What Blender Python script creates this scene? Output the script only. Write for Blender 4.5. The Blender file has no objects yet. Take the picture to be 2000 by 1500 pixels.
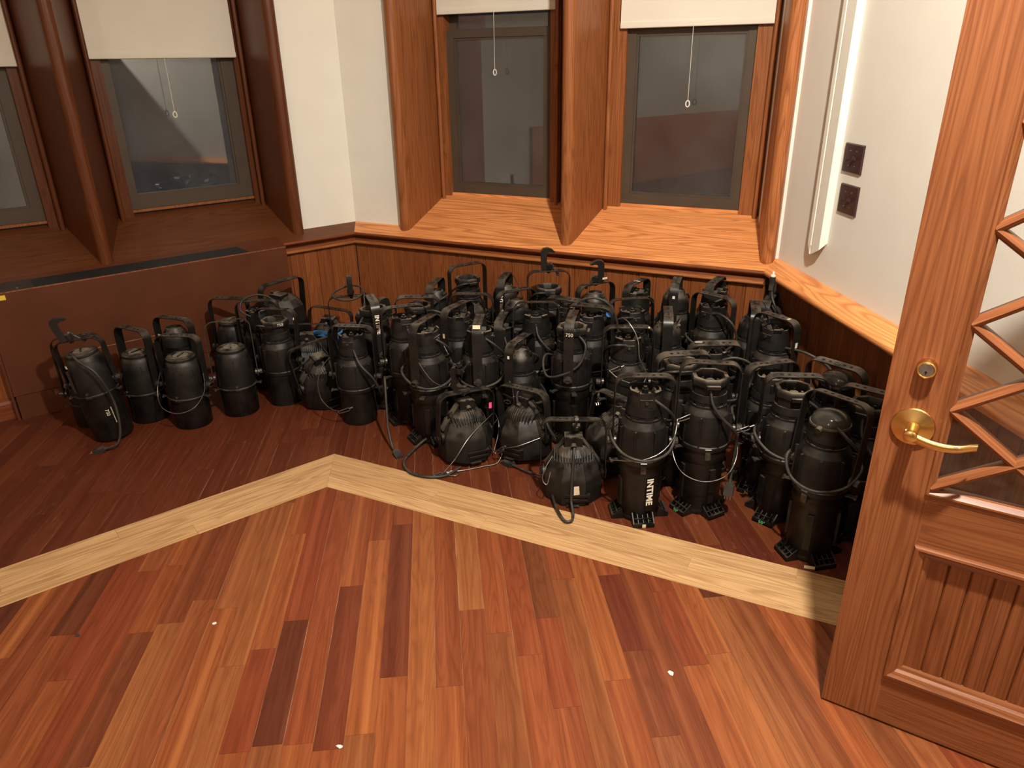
import bpy, bmesh, math, random
from math import sin, cos, pi, radians, atan2, sqrt
from mathutils import Vector, Matrix
random.seed(7)
SC = bpy.context.scene
COL = SC.collection

# ------------------------------------------------------------------ camera
cam_d = bpy.data.cameras.new('camera'); cam = bpy.data.objects.new('camera', cam_d); COL.objects.link(cam)
cam_d.sensor_fit = 'HORIZONTAL'; cam_d.sensor_width = 36.0; cam_d.lens = 25.73
PITCH, ROLL = radians(23.849), radians(-0.988)
fw = Vector((0, cos(PITCH), -sin(PITCH))); up0 = Vector((0, sin(PITCH), cos(PITCH))); rt0 = Vector((1, 0, 0))
rt = rt0 * cos(ROLL) + up0 * sin(ROLL); up = up0 * cos(ROLL) - rt0 * sin(ROLL)
M = Matrix((rt, up, -fw)).transposed().to_4x4(); M.translation = (0, 0, 1.68)
cam.matrix_world = M
cam_d.clip_start = 0.05
SC.camera = cam

# ------------------------------------------------------------------ world, lights, exposure
w = bpy.data.worlds.new('night'); SC.world = w; w.use_nodes = True
w.node_tree.nodes['Background'].inputs[0].default_value = (0.55, 0.62, 0.75, 1)
w.node_tree.nodes['Background'].inputs[1].default_value = 0.012
SC.view_settings.view_transform = 'Standard'; SC.view_settings.look = 'None'
SC.view_settings.gamma = 1.0; SC.view_settings.use_curve_mapping = False
SC.view_settings.exposure = 0.22

def light(name, kind, loc, energy, color, size=0.2, aim=None, size_y=None, spread=None):
    d = bpy.data.lights.new(name, kind); d.energy = energy; d.color = color
    if kind == 'AREA':
        d.shape = 'DISK' if size_y is None else 'RECTANGLE'; d.size = size
        if size_y: d.size_y = size_y
        if spread: d.spread = spread
    else:
        d.shadow_soft_size = size
    o = bpy.data.objects.new(name, d); COL.objects.link(o); o.location = loc
    if aim is not None:
        o.rotation_euler = (Vector(aim) - Vector(loc)).to_track_quat('-Z', 'Y').to_euler()
    return o
WARM = (1.0, 0.86, 0.70)
WHITE = (1.0, 0.95, 0.84)
key = light('ceiling_lamp_key', 'SPOT', (0.62, 0.66, 3.45), 690, WHITE, 0.055, aim=(1.4, 2.6, 0.4))      # a ceiling downlight tipped towards the windows
key.data.spot_size = radians(155); key.data.spot_blend = 1.0
light('ceiling_lamp_fill', 'POINT', (-1.6, -1.6, 2.5), 60, WARM, 0.09)
light('ceiling_lamp_back', 'POINT', (0.9, -2.4, 2.86), 34, WARM, 0.09)
light('hall_lamp', 'POINT', (3.0, 0.28, 2.55), 150, WHITE, 0.10)

# ------------------------------------------------------------------ materials
def nmat(name):
    m = bpy.data.materials.new(name); m.use_nodes = True
    nt = m.node_tree; nt.nodes.clear()
    out = nt.nodes.new('ShaderNodeOutputMaterial'); b = nt.nodes.new('ShaderNodeBsdfPrincipled')
    nt.links.new(b.outputs[0], out.inputs[0])
    return m, nt, b, out
def N(nt, t, **k):
    n = nt.nodes.new(t)
    for a, v in k.items(): setattr(n, a, v)
    return n
def ramp(nt, stops, interp='LINEAR'):
    r = nt.nodes.new('ShaderNodeValToRGB'); cr = r.color_ramp; cr.interpolation = interp
    while len(cr.elements) < len(stops): cr.elements.new(0.5)
    for e, (p, c) in zip(cr.elements, stops): e.position = p; e.color = (*c, 1)
    return r
def math_(nt, op, a, b=None, clamp=False):
    n = nt.nodes.new('ShaderNodeMath'); n.operation = op; n.use_clamp = clamp
    for i, v in enumerate((a, b)):
        if v is None: continue
        if isinstance(v, (int, float)): n.inputs[i].default_value = v
        else: nt.links.new(v, n.inputs[i])
    return n.outputs[0]
def mixc(nt, mode, fac, a, b):
    n = nt.nodes.new('ShaderNodeMix'); n.data_type = 'RGBA'; n.blend_type = mode
    for sock, v in ((n.inputs['Factor'], fac), (n.inputs['A'], a), (n.inputs['B'], b)):
        if isinstance(v, (int, float)): sock.default_value = v
        elif isinstance(v, tuple): sock.default_value = (*v, 1)
        else: nt.links.new(v, sock)
    return n.outputs['Result']
def bump(nt, b, h, strength, dist=0.001):
    n = nt.nodes.new('ShaderNodeBump'); n.inputs['Strength'].default_value = strength; n.inputs['Distance'].default_value = dist
    nt.links.new(h, n.inputs['Height']); nt.links.new(n.outputs[0], b.inputs['Normal'])

def wood(name, tones, axis='X', across=9.0, along=0.55, ring=0.55, rough=0.38, coat=0.15, fine=0.35, vary=1.0, scuff=False, ringscale=1.0, stripes=0.0):
    """tones: list of base colours picked per board; grain runs along the given axis of the board's own coordinates"""
    m, nt, b, out = nmat(name)
    tc = N(nt, 'ShaderNodeTexCoord'); oi = N(nt, 'ShaderNodeObjectInfo'); geo = N(nt, 'ShaderNodeNewGeometry')
    rnd = math_(nt, 'FRACT', math_(nt, 'ADD', math_(nt, 'MULTIPLY', oi.outputs['Random'], 7.31), math_(nt, 'MULTIPLY', geo.outputs['Random Per Island'], 3.7)))
    W = math_(nt, 'MULTIPLY', rnd, 37.0 * vary)
    s = {'X': (along, across, across), 'Y': (across, along, across), 'Z': (across, across, along)}[axis]
    mp = N(nt, 'ShaderNodeMapping'); mp.inputs['Scale'].default_value = s
    nt.links.new(tc.outputs['Object'], mp.inputs[0])
    n1 = N(nt, 'ShaderNodeTexNoise', noise_dimensions='4D'); nt.links.new(mp.outputs[0], n1.inputs['Vector']); nt.links.new(W, n1.inputs['W'])
    n1.inputs['Scale'].default_value = 1.0; n1.inputs['Detail'].default_value = 2.0; n1.inputs['Distortion'].default_value = 0.4
    rings = math_(nt, 'FRACT', math_(nt, 'MULTIPLY', n1.outputs[0], 21.0 * ringscale))
    rr = ramp(nt, [(0.0, (0, 0, 0)), (0.14, (.35, .35, .35)), (0.38, (1, 1, 1)), (0.80, (.9, .9, .9)), (1.0, (.05, .05, .05))])
    nt.links.new(rings, rr.inputs[0])
    mp2 = N(nt, 'ShaderNodeMapping'); k = 14.0
    mp2.inputs['Scale'].default_value = tuple(v * k if v == across else v * 6 for v in s)
    nt.links.new(tc.outputs['Object'], mp2.inputs[0])
    n2 = N(nt, 'ShaderNodeTexNoise', noise_dimensions='4D'); nt.links.new(mp2.outputs[0], n2.inputs['Vector']); nt.links.new(W, n2.inputs['W'])
    n2.inputs['Scale'].default_value = 1.3; n2.inputs['Detail'].default_value = 6.0; n2.inputs['Roughness'].default_value = 0.65
    n3 = N(nt, 'ShaderNodeTexNoise', noise_dimensions='4D'); nt.links.new(mp.outputs[0], n3.inputs['Vector']); nt.links.new(W, n3.inputs['W'])
    n3.inputs['Scale'].default_value = 0.6
    if len(tones) > 1:
        base = ramp(nt, [(i / (len(tones) - 1) * 0.98 if len(tones) > 1 else 0, t) for i, t in enumerate(tones)])
        nt.links.new(math_(nt, 'FRACT', math_(nt, 'MULTIPLY', rnd, 5.17)), base.inputs[0]); bc = base.outputs[0]
    else:
        rgb = N(nt, 'ShaderNodeRGB'); rgb.outputs[0].default_value = (*tones[0], 1); bc = rgb.outputs[0]
    dark = mixc(nt, 'MULTIPLY', 1.0, bc, (0.42, 0.31, 0.25))
    c = mixc(nt, 'MIX', math_(nt, 'MULTIPLY', math_(nt, 'SUBTRACT', 1.0, rr.outputs[0]), min(.95, ring * 1.7)), bc, dark)
    fr = ramp(nt, [(0.35, (0, 0, 0)), (0.62, (1, 1, 1))]); nt.links.new(n2.outputs[0], fr.inputs[0])
    c = mixc(nt, 'MIX', math_(nt, 'MULTIPLY', math_(nt, 'SUBTRACT', 1.0, fr.outputs[0]), min(.9, fine * 1.5)), c, dark)
    c = mixc(nt, 'MIX', math_(nt, 'MULTIPLY', n3.outputs[0], 0.25), c, mixc(nt, 'MULTIPLY', 1.0, bc, (1.5, 1.4, 1.25)))
    if stripes:
        mp4 = N(nt, 'ShaderNodeMapping'); mp4.inputs['Scale'].default_value = tuple(38.0 if v == across else .35 for v in s)
        nt.links.new(tc.outputs['Object'], mp4.inputs[0])
        n4 = N(nt, 'ShaderNodeTexNoise', noise_dimensions='4D'); nt.links.new(mp4.outputs[0], n4.inputs['Vector']); nt.links.new(W, n4.inputs['W']); n4.inputs['Scale'].default_value = 1.0; n4.inputs['Detail'].default_value = 2.0
        r4 = ramp(nt, [(0.32, (.62, .52, .45)), (0.5, (1, 1, 1)), (0.68, (1.0, 1.0, 1.0))]); nt.links.new(n4.outputs[0], r4.inputs[0])
        c = mixc(nt, 'MULTIPLY', stripes, c, r4.outputs[0])
        r5 = ramp(nt, [(0.55, (0, 0, 0)), (0.72, (1, 1, 1))]); nt.links.new(n4.outputs[0], r5.inputs[0])
        c = mixc(nt, 'MIX', math_(nt, 'MULTIPLY', r5.outputs[0], stripes), c, mixc(nt, 'MULTIPLY', 1.0, bc, (1.5, 1.75, 1.7)))
    rv = math_(nt, 'ADD', math_(nt, 'MULTIPLY', n2.outputs[0], 0.18), rough - 0.09)
    if scuff:
        ns = N(nt, 'ShaderNodeTexNoise'); nt.links.new(tc.outputs['Object'], ns.inputs['Vector'])
        ns.inputs['Scale'].default_value = 1.7; ns.inputs['Detail'].default_value = 4
        ms = N(nt, 'ShaderNodeMapping'); ms.inputs['Scale'].default_value = (3, 16, 5); ms.inputs['Rotation'].default_value = (0, 0, 0.5)
        nt.links.new(tc.outputs['Object'], ms.inputs[0])
        nn = N(nt, 'ShaderNodeTexNoise'); nt.links.new(ms.outputs[0], nn.inputs['Vector']); nn.inputs['Scale'].default_value = 1.6; nn.inputs['Detail'].default_value = 8; nn.inputs['Roughness'].default_value = 0.7; nn.inputs['Distortion'].default_value = 2.2
        sr = ramp(nt, [(0.56, (0, 0, 0)), (0.70, (1, 1, 1))]); nt.links.new(nn.outputs[0], sr.inputs[0])
        cl = ramp(nt, [(0.45, (0, 0, 0)), (0.60, (1, 1, 1))]); nt.links.new(ns.outputs[0], cl.inputs[0])
        sc = math_(nt, 'MULTIPLY', math_(nt, 'MULTIPLY', sr.outputs[0], cl.outputs[0]), 0.42)
        c = mixc(nt, 'MIX', sc, c, (0.45, 0.28, 0.18))
        rv = math_(nt, 'ADD', rv, math_(nt, 'MULTIPLY', cl.outputs[0], 0.10))
    nt.links.new(c, b.inputs['Base Color']); nt.links.new(rv, b.inputs['Roughness'])
    b.inputs['Coat Weight'].default_value = coat * .5; b.inputs['Coat Roughness'].default_value = 0.25
    b.inputs['Specular IOR Level'].default_value = 0.25
    bump(nt, b, n2.outputs[0], 0.25, 0.0006)
    return m

FLOOR_T = [(.185, .042, .016), (.250, .074, .023), (.170, .036, .014), (.250, .086, .029), (.115, .025, .012), (.215, .056, .019), (.085, .021, .010), (.260, .084, .027)]
m_plank = wood('cherry_floor_board', FLOOR_T, 'X', 10, 0.9, 0.26, 0.36, 0.10, 0.30, stripes=.55)
m_plank_out = wood('dusty_dimmed_cherry_board', [(.092, .020, .0075), (.112, .026, .0095), (.076, .016, .007), (.100, .023, .0085), (.128, .034, .012)], 'X', 10, 0.9, 0.22, 0.42, 0.05, 0.3, scuff=True, stripes=.35)  # older, dustier boards; the dimmer light out there is also put into these tones
m_oak = wood('pale_oak_board', [(.50, .305, .145), (.55, .345, .17), (.47, .28, .13)], 'X', 9, 0.5, 0.42, 0.42, 0.08, 0.4)
T_SILL = [(.58, .25, .090)]
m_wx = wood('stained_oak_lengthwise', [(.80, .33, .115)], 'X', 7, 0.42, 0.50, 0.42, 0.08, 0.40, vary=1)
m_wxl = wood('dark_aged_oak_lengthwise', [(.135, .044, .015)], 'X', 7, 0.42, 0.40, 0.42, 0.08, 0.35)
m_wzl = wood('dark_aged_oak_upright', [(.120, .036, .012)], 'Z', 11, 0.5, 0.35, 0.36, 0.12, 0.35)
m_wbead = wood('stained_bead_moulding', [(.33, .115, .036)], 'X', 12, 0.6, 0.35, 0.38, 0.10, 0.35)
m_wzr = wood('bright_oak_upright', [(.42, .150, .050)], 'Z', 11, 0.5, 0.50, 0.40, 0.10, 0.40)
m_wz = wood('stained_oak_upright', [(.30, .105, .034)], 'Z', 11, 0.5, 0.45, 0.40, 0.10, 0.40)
m_board = wood('beadboard_wood', [(.22, .070, .022), (.26, .085, .027), (.20, .060, .019)], 'Z', 11, 0.6, 0.40, 0.42, 0.08, 0.40)
m_dark = wood('dark_stained_moulding', [(.19, .052, .018)], 'X', 12, 0.6, 0.35, 0.38, 0.10, 0.35)
m_doorz = wood('door_oak_upright', [(.25, .088, .033)], 'Z', 10, 0.42, 0.46, 0.40, 0.12, 0.45, ringscale=1.3)
m_doorx = wood('door_oak_crosswise', [(.235, .082, .030)], 'X', 12, 0.5, 0.42, 0.40, 0.12, 0.45, ringscale=1.2)
m_doorb = wood('door_panel_board', [(.22, .074, .026), (.20, .066, .024)], 'Z', 13, 0.5, 0.38, 0.42, 0.10, 0.45)

def plain(name, col, rough=0.5, metal=0.0, noise=0.0, nscale=30, col2=None, bumpy=0.0, coat=0.0):
    m, nt, b, out = nmat(name)
    tc = N(nt, 'ShaderNodeTexCoord'); n = N(nt, 'ShaderNodeTexNoise'); nt.links.new(tc.outputs['Object'], n.inputs['Vector'])
    n.inputs['Scale'].default_value = nscale; n.inputs['Detail'].default_value = 4
    c2 = col2 or tuple(v * (1 - noise) for v in col)
    r = ramp(nt, [(0.35, col), (0.7, c2)]); nt.links.new(n.outputs[0], r.inputs[0]); nt.links.new(r.outputs[0], b.inputs['Base Color'])
    b.inputs['Roughness'].default_value = rough; b.inputs['Metallic'].default_value = metal; b.inputs['Coat Weight'].default_value = coat; b.inputs['Specular IOR Level'].default_value = 0.3
    if bumpy: bump(nt, b, n.outputs[0], bumpy, 0.001)
    return m
m_plaster = plain('warm_white_plaster', (.75, .71, .63), 0.75, 0, 0.04, 5, bumpy=0.15)
m_ceiling = plain('ceiling_paint', (.72, .68, .60), 0.8, 0, 0.04, 5)
m_trimw = plain('cream_paint', (.80, .76, .66), 0.5, 0, 0.05, 14)
m_blind = plain('cream_blind_fabric', (.70, .64, .54), 0.85, 0, 0.06, 3, bumpy=0.1)
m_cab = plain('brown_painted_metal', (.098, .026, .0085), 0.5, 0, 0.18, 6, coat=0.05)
m_black = plain('black_gap', (.012, .011, .012), 0.6)
m_sash = plain('bronze_grey_sash_paint', (.080, .058, .041), 0.42, 0.1, 0.12, 8)
m_brass = plain('satin_brass', (.72, .46, .17), 0.27, 1.0, 0.06, 60)
m_steel = plain('worn_steel', (.30, .28, .26), 0.38, 0.9, 0.3, 60)
m_white = plain('white_plastic', (.75, .70, .62), 0.5)
m_plate = plain('dark_brown_bakelite', (.045, .022, .020), 0.35, 0, 0.1, 40)
m_joint = plain('pale_joint_dust', (.42, .24, .13), 0.8, 0, 0.75, 9)
m_debris = plain('pale_paint_chip', (.72, .66, .58), 0.7, 0, 0.2, 300)
m_yellow = plain('yellow_sticker', (.75, .52, .06), 0.5)

def glass(name, haze=(.06, .058, .056), hz=0.5, ior=1.5):
    m = bpy.data.materials.new(name); m.use_nodes = True; nt = m.node_tree; nt.nodes.clear()
    out = N(nt, 'ShaderNodeOutputMaterial'); tr = N(nt, 'ShaderNodeBsdfTransparent'); gl = N(nt, 'ShaderNodeBsdfGlossy'); gl.inputs['Roughness'].default_value = 0.015
    df = N(nt, 'ShaderNodeBsdfDiffuse'); df.inputs[0].default_value = (.5, .5, .5, 1)
    fr = N(nt, 'ShaderNodeFresnel'); fr.inputs[0].default_value = ior
    n = N(nt, 'ShaderNodeTexNoise'); n.inputs['Scale'].default_value = 4.0; n.inputs['Detail'].default_value = 5
    tc = N(nt, 'ShaderNodeTexCoord'); nt.links.new(tc.outputs['Object'], n.inputs['Vector'])
    f = math_(nt, 'MULTIPLY', n.outputs[0], hz)
    a = N(nt, 'ShaderNodeMixShader'); nt.links.new(f, a.inputs[0]); nt.links.new(tr.outputs[0], a.inputs[1]); nt.links.new(df.outputs[0], a.inputs[2])
    bmx = N(nt, 'ShaderNodeMixShader'); nt.links.new(fr.outputs[0], bmx.inputs[0]); nt.links.new(a.outputs[0], bmx.inputs[1]); nt.links.new(gl.outputs[0], bmx.inputs[2])
    nt.links.new(bmx.outputs[0], out.inputs[0])
    return m
m_glass = glass('window_glass', hz=0.11, ior=1.85)
m_dglass = glass('door_glass', hz=0.03, ior=1.45)

# ------------------------------------------------------------------ mesh helpers
class MB:
    def __init__(s): s.v = []; s.f = []; s.mi = []; s.cur = 0
    def add(s, vs, fs):
        o = len(s.v); s.v += [tuple(p) for p in vs]; s.f += [tuple(i + o for i in f) for f in fs]; s.mi += [s.cur] * len(fs); return s
    def box(s, x0, x1, y0, y1, z0, z1):
        return s.add([(x0, y0, z0), (x1, y0, z0), (x1, y1, z0), (x0, y1, z0), (x0, y0, z1), (x1, y0, z1), (x1, y1, z1), (x0, y1, z1)],
                     [(0, 3, 2, 1), (4, 5, 6, 7), (0, 1, 5, 4), (1, 2, 6, 5), (2, 3, 7, 6), (3, 0, 4, 7)])
    def cbox(s, c, sx, sy, sz, R=None):
        p = [Vector((a * sx / 2, b * sy / 2, d * sz / 2)) for d in (-1, 1) for a, b in ((-1, -1), (1, -1), (1, 1), (-1, 1))]
        if R is not None: p = [R @ q for q in p]
        p = [q + Vector(c) for q in p]
        return s.add(p, [(0, 3, 2, 1), (4, 5, 6, 7), (0, 1, 5, 4), (1, 2, 6, 5), (2, 3, 7, 6), (3, 0, 4, 7)])
    def prism(s, poly, z0, z1):     # z0, z1: number or function of (x,y)
        g0 = z0 if callable(z0) else (lambda x, y: z0); g1 = z1 if callable(z1) else (lambda x, y: z1)
        a = sum(poly[i][0] * poly[(i + 1) % len(poly)][1] - poly[(i + 1) % len(poly)][0] * poly[i][1] for i in range(len(poly)))
        if a < 0: poly = poly[::-1]
        n = len(poly)
        return s.add([(x, y, g0(x, y)) for x, y in poly] + [(x, y, g1(x, y)) for x, y in poly],
                     [tuple(range(n))[::-1], tuple(range(n, 2 * n))] + [(i, (i + 1) % n, n + (i + 1) % n, n + i) for i in range(n)])
    def profile(s, pts, xa, xb):    # closed (y,z) outline swept along x; xa, xb numbers or functions of y
        fa = xa if callable(xa) else (lambda y: xa); fb = xb if callable(xb) else (lambda y: xb)
        n = len(pts)
        return s.add([(fa(y), y, z) for y, z in pts] + [(fb(y), y, z) for y, z in pts],
                     [tuple(range(n)), tuple(range(n, 2 * n))[::-1]] + [(i, n + i, n + (i + 1) % n, (i + 1) % n) for i in range(n)])
    def lathe(s, prof, n=24, c=(0, 0, 0), ph=0.0, cap=(True, True), sq=1.0):
        vs = []; fs = []
        for r, z in prof:
            for k in range(n):
                a = ph + 2 * pi * k / n; vs.append((c[0] + r * cos(a), c[1] + r * sin(a) * sq, c[2] + z))
        for i in range(len(prof) - 1):
            for k in range(n):
                k2 = (k + 1) % n; fs.append((i * n + k, i * n + k2, (i + 1) * n + k2, (i + 1) * n + k))
        if cap[0]: fs.append(tuple(range(n))[::-1])
        if cap[1]: fs.append(tuple((len(prof) - 1) * n + k for k in range(n)))
        return s.add(vs, fs)
    def cyl(s, p0, p1, r, n=12, r1=None):
        return s.tube([p0, p1], r, n, r1)
    def tube(s, pts, r, n=8, r1=None, closed=False):
        pts = [Vector(p) for p in pts]; m = len(pts); vs = []; fs = []
        t0 = (pts[1] - pts[0]).normalized(); u = t0.orthogonal().normalized()
        for i, p in enumerate(pts):
            if closed: t = (pts[(i + 1) % m] - pts[i - 1]).normalized()
            else: t = (pts[min(i + 1, m - 1)] - pts[max(i - 1, 0)]).normalized()
            u = (u - t * u.dot(t)).normalized(); w_ = t.cross(u)
            rr = r if r1 is None else r + (r1 - r) * i / (m - 1)
            for k in range(n):
                a = 2 * pi * k / n; vs.append(p + (u * cos(a) + w_ * sin(a)) * rr)
        for i in range(m if closed else m - 1):
            j = (i + 1) % m
            for k in range(n):
                k2 = (k + 1) % n; fs.append((i * n + k, i * n + k2, j * n + k2, j * n + k))
        if not closed: fs += [tuple(range(n))[::-1], tuple((m - 1) * n + k for k in range(n))]
        return s.add(vs, fs)
    def strap(s, path, width, thick):   # path of (x,z); flat strap with its width along y
        n = len(path); P = [Vector((a, 0, b)) for a, b in path]; vs = []; fs = []
        for i, p in enumerate(P):
            t = (P[min(i + 1, n - 1)] - P[max(i - 1, 0)]).normalized(); nn = Vector((-t.z, 0, t.x))
            for dy, dn in ((-1, -1), (1, -1), (1, 1), (-1, 1)):
                vs.append(p + Vector((0, dy * width / 2, 0)) + nn * (dn * thick / 2))
        for i in range(n - 1):
            for k in range(4):
                k2 = (k + 1) % 4; fs.append((i * 4 + k, i * 4 + k2, (i + 1) * 4 + k2, (i + 1) * 4 + k))
        fs += [(3, 2, 1, 0), tuple((n - 1) * 4 + k for k in range(4))]
        return s.add(vs, fs)
    def mesh(s, name, mats, smooth=None):
        me = bpy.data.meshes.new(name); me.from_pydata(s.v, [], s.f)
        for m in (mats if isinstance(mats, (list, tuple)) else [mats]): me.materials.append(m)
        me.polygons.foreach_set('material_index', s.mi)
        bm = bmesh.new(); bm.from_mesh(me); bmesh.ops.recalc_face_normals(bm, faces=bm.faces); bm.to_mesh(me); bm.free()
        if smooth is not None:
            me.polygons.foreach_set('use_smooth', [True] * len(me.polygons)); me.set_sharp_from_angle(angle=radians(smooth))
        me.update(); return me

def add(name, me, parent=None, loc=(0, 0, 0), rot=(0, 0, 0)):
    o = bpy.data.objects.new(name, me); COL.objects.link(o); o.location = loc; o.rotation_euler = rot
    if parent is not None: o.parent = parent
    return o
def put(name, mb, mats, parent=None, loc=(0, 0, 0), rot=(0, 0, 0), smooth=None):
    return add(name, mb.mesh(name, mats, smooth), parent, loc, rot)
def struct(o): o['kind'] = 'structure'; return o
def tag(o, label, cat, group=None):
    o['label'] = label; o['category'] = cat
    if group: o['group'] = group
    return o
def crom(pts, n=8, closed=False):
    P = [Vector(p) for p in pts]; out = []; m = len(P)
    for i in range(m if closed else m - 1):
        if closed: a, b, c, d = P[i - 1], P[i], P[(i + 1) % m], P[(i + 2) % m]
        else: a, b, c, d = P[max(i - 1, 0)], P[i], P[i + 1], P[min(i + 2, m - 1)]
        for k in range(n):
            t = k / n
            out.append(0.5 * ((2 * b) + (c - a) * t + (2 * a - 5 * b + 4 * c - d) * t * t + (3 * b - a - 3 * c + d) * t ** 3))
    if not closed: out.append(P[-1])
    return out

# ------------------------------------------------------------------ frames of the three walls
KX, KY = -1.0, 4.719
AR, AL, AG = radians(-25.95), radians(37.86), radians(-84.4)
FR = ((KX, KY, 0), AR); FL = ((KX, KY, 0), AL); FG = ((1.383, 3.70, 0), AG)
def fkw(F): return dict(loc=F[0], rot=(0, 0, F[1]))
def wpt(F, x, y, z=0):
    c, s = cos(F[1]), sin(F[1]); return Vector((F[0][0] + c * x - s * y, F[0][1] + s * x + c * y, z))
def lpt(F, P):
    c, s = cos(F[1]), sin(F[1]); dx, dy = P[0] - F[0][0], P[1] - F[0][1]; return (c * dx + s * dy, -s * dx + c * dy)
def meet(F1, y1, F2, y2):      # corner of two lines y=const of two frames, as x in F1
    p = wpt(F1, 0, y1); d = Vector((cos(F1[1]), sin(F1[1]))); q = wpt(F2, 0, y2); e = Vector((cos(F2[1]), sin(F2[1])))
    det = d.x * (-e.y) + e.x * d.y; rx, ry = q.x - p.x, q.y - p.y
    return (rx * (-e.y) + e.x * ry) / det
SL = 0.3
def sz(x, y): return 0.685 + SL * y             # sill height in frames R and L
GY = 0.1035; GZ = 0.694                         # rail of wall G: nose line at y=-GY
def linfun(F, xs):                              # x as a linear function of y through two (y,x)
    (ya, xa), (yb, xb) = xs; return lambda y: xa + (xb - xa) * (y - ya) / (yb - ya)
cLR_R = linfun(FR, [(0, meet(FR, 0, FL, 0)), (0.1, meet(FR, .1, FL, .1))])
cLR_L = linfun(FL, [(0, meet(FL, 0, FR, 0)), (0.1, meet(FL, .1, FR, .1))])
cRG_R = linfun(FR, [(0, meet(FR, 0, FG, -GY)), (0.127, meet(FR, .127, FG, 0))])
cRG_G = linfun(FG, [(-GY, meet(FG, -GY, FR, 0)), (0, meet(FG, 0, FR, .127))])
LEND = -2.75          # left end of wall L (x = -u)
GEND = 2.66           # wall G runs to the door opening
ZT = 2.45             # head of the window alcoves
CEIL = 3.60

# ------------------------------------------------------------------ floor
floor = struct(put('floor', MB().box(-4.2, 5.2, -4.0, 6.2, -0.06, -0.0015), m_joint))
AP = radians(90 + 5.58)     # planks run along this direction
PW = 0.0826
def clip(poly, a, b, c):     # keep a*x+b*y<=c
    out = []
    for i in range(len(poly)):
        p, q = poly[i], poly[(i + 1) % len(poly)]; dp = a * p[0] + b * p[1] - c; dq = a * q[0] + b * q[1] - c
        if dp <= 0: out.append(p)
        if dp * dq < 0:
            t = dp / (dp - dq); out.append((p[0] + t * (q[0] - p[0]), p[1] + t * (q[1] - p[1])))
    return out
def halfplane(p, q, inside):
    a, b = q[1] - p[1], -(q[0] - p[0]); c = a * p[0] + b * p[1]
    if a * inside[0] + b * inside[1] > c: a, b, c = -a, -b, -c
    L = sqrt(a * a + b * b); return (a / L, b / L, c / L)
VF, VN = (-0.840, 3.023), (-0.811, 2.730)       # far and near corner of the pale strip
LF, LN = (-1.894, 2.200), (-1.894 + .105, 2.200 - .1385)
dl = Vector((LF[0] - VF[0], LF[1] - VF[1])).normalized(); dr = Vector((1.147 - VF[0], 2.054 - VF[1])).normalized()
def off(p, d, t): return (p[0] + d.x * t, p[1] + d.y * t)
hLn = halfplane(VN, off(VN, dl, 1), (0, 0)); hRn = halfplane(VN, off(VN, dr, 1), (0, 0))
hLf = halfplane(VF, off(VF, dl, 1), (-1.5, 4)); hRf = halfplane(VF, off(VF, dr, 1), (0, 4))
mit_l = halfplane(VF, VN, (-3, 2.6)); mit_r = halfplane(VF, VN, (2, 2.6))
wl = halfplane(wpt(FL, -2, .03)[:2], wpt(FL, 0, .03)[:2], (0, 0)); wr = halfplane(wpt(FR, 0, .03)[:2], wpt(FR, 1, .03)[:2], (0, 0)); wg = halfplane(wpt(FG, 0, 0)[:2], wpt(FG, 1, 0)[:2], (0, 0))
def area(p): return abs(sum(p[i][0] * p[(i + 1) % len(p)][1] - p[(i + 1) % len(p)][0] * p[i][1] for i in range(len(p)))) / 2
pieces = []
ca, sa = cos(AP), sin(AP)
rng = random.Random(11)
for row in range(-48, 38):
    y0 = row * PW; x = 0.3 + rng.random() * 0.8
    while x < 5.6:
        L = rng.choice((0.35, 0.5, 0.62, 0.75, 0.9, 1.1, 1.35)) * rng.uniform(.9, 1.1)
        g = rng.choice((.0001, .0002, .0003, .0007, .0010)); q = [(x + .0004, y0 + g), (x + L - .0004, y0 + g), (x + L - .0004, y0 + PW - g), (x + .0004, y0 + PW - g)]
        poly = [(a * ca - b * sa, a * sa + b * ca) for a, b in q]
        poly = [p for p in poly]
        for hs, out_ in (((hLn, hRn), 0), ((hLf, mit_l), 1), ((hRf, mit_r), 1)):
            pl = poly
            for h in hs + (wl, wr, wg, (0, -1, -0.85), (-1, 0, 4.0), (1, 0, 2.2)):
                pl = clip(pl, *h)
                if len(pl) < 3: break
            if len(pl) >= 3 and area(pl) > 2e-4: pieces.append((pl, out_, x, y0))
        x += L
def seen_size(pl):
    cx = sum(p[0] for p in pl) / len(pl); cy = sum(p[1] for p in pl) / len(pl)
    dd = cx * cx + cy * cy + 1.68 ** 2
    vis = 1.0 if (-0.95 * cy - .15 < cx < 0.95 * cy + .15) else 0.05
    blocked = 1.0
    if cy > 3.3 or (cx > 0.4 and cy > 2.45) or (cx > -.6 and cy > 3.05): blocked = 0.15
    return area(pl) * vis * blocked * 1.68 / dd ** 1.5
pieces.sort(key=lambda t: -seen_size(t[0]))
def plank_mesh(pls, org):
    mb = MB()
    for pl in pls:
        loc = [((px - org[0]) * ca + (py - org[1]) * sa, -(px - org[0]) * sa + (py - org[1]) * ca) for px, py in pl]
        mb.prism(loc, -0.012, 0.0)
    return mb
for i, (pl, o_, x, y0) in enumerate(pieces[:290]):
    org = (sum(p[0] for p in pl) / len(pl), sum(p[1] for p in pl) / len(pl))
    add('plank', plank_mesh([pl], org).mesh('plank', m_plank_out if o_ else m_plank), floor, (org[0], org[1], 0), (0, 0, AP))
for o_ in (0, 1):
    rest = [p[0] for p in pieces[290:] if p[1] == o_]
    if rest:
        ob = add('planks', plank_mesh(rest, (0, 0)).mesh('planks', m_plank_out if o_ else m_plank), floor, (0, 0, 0), (0, 0, AP)); ob['kind'] = 'stuff'
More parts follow.
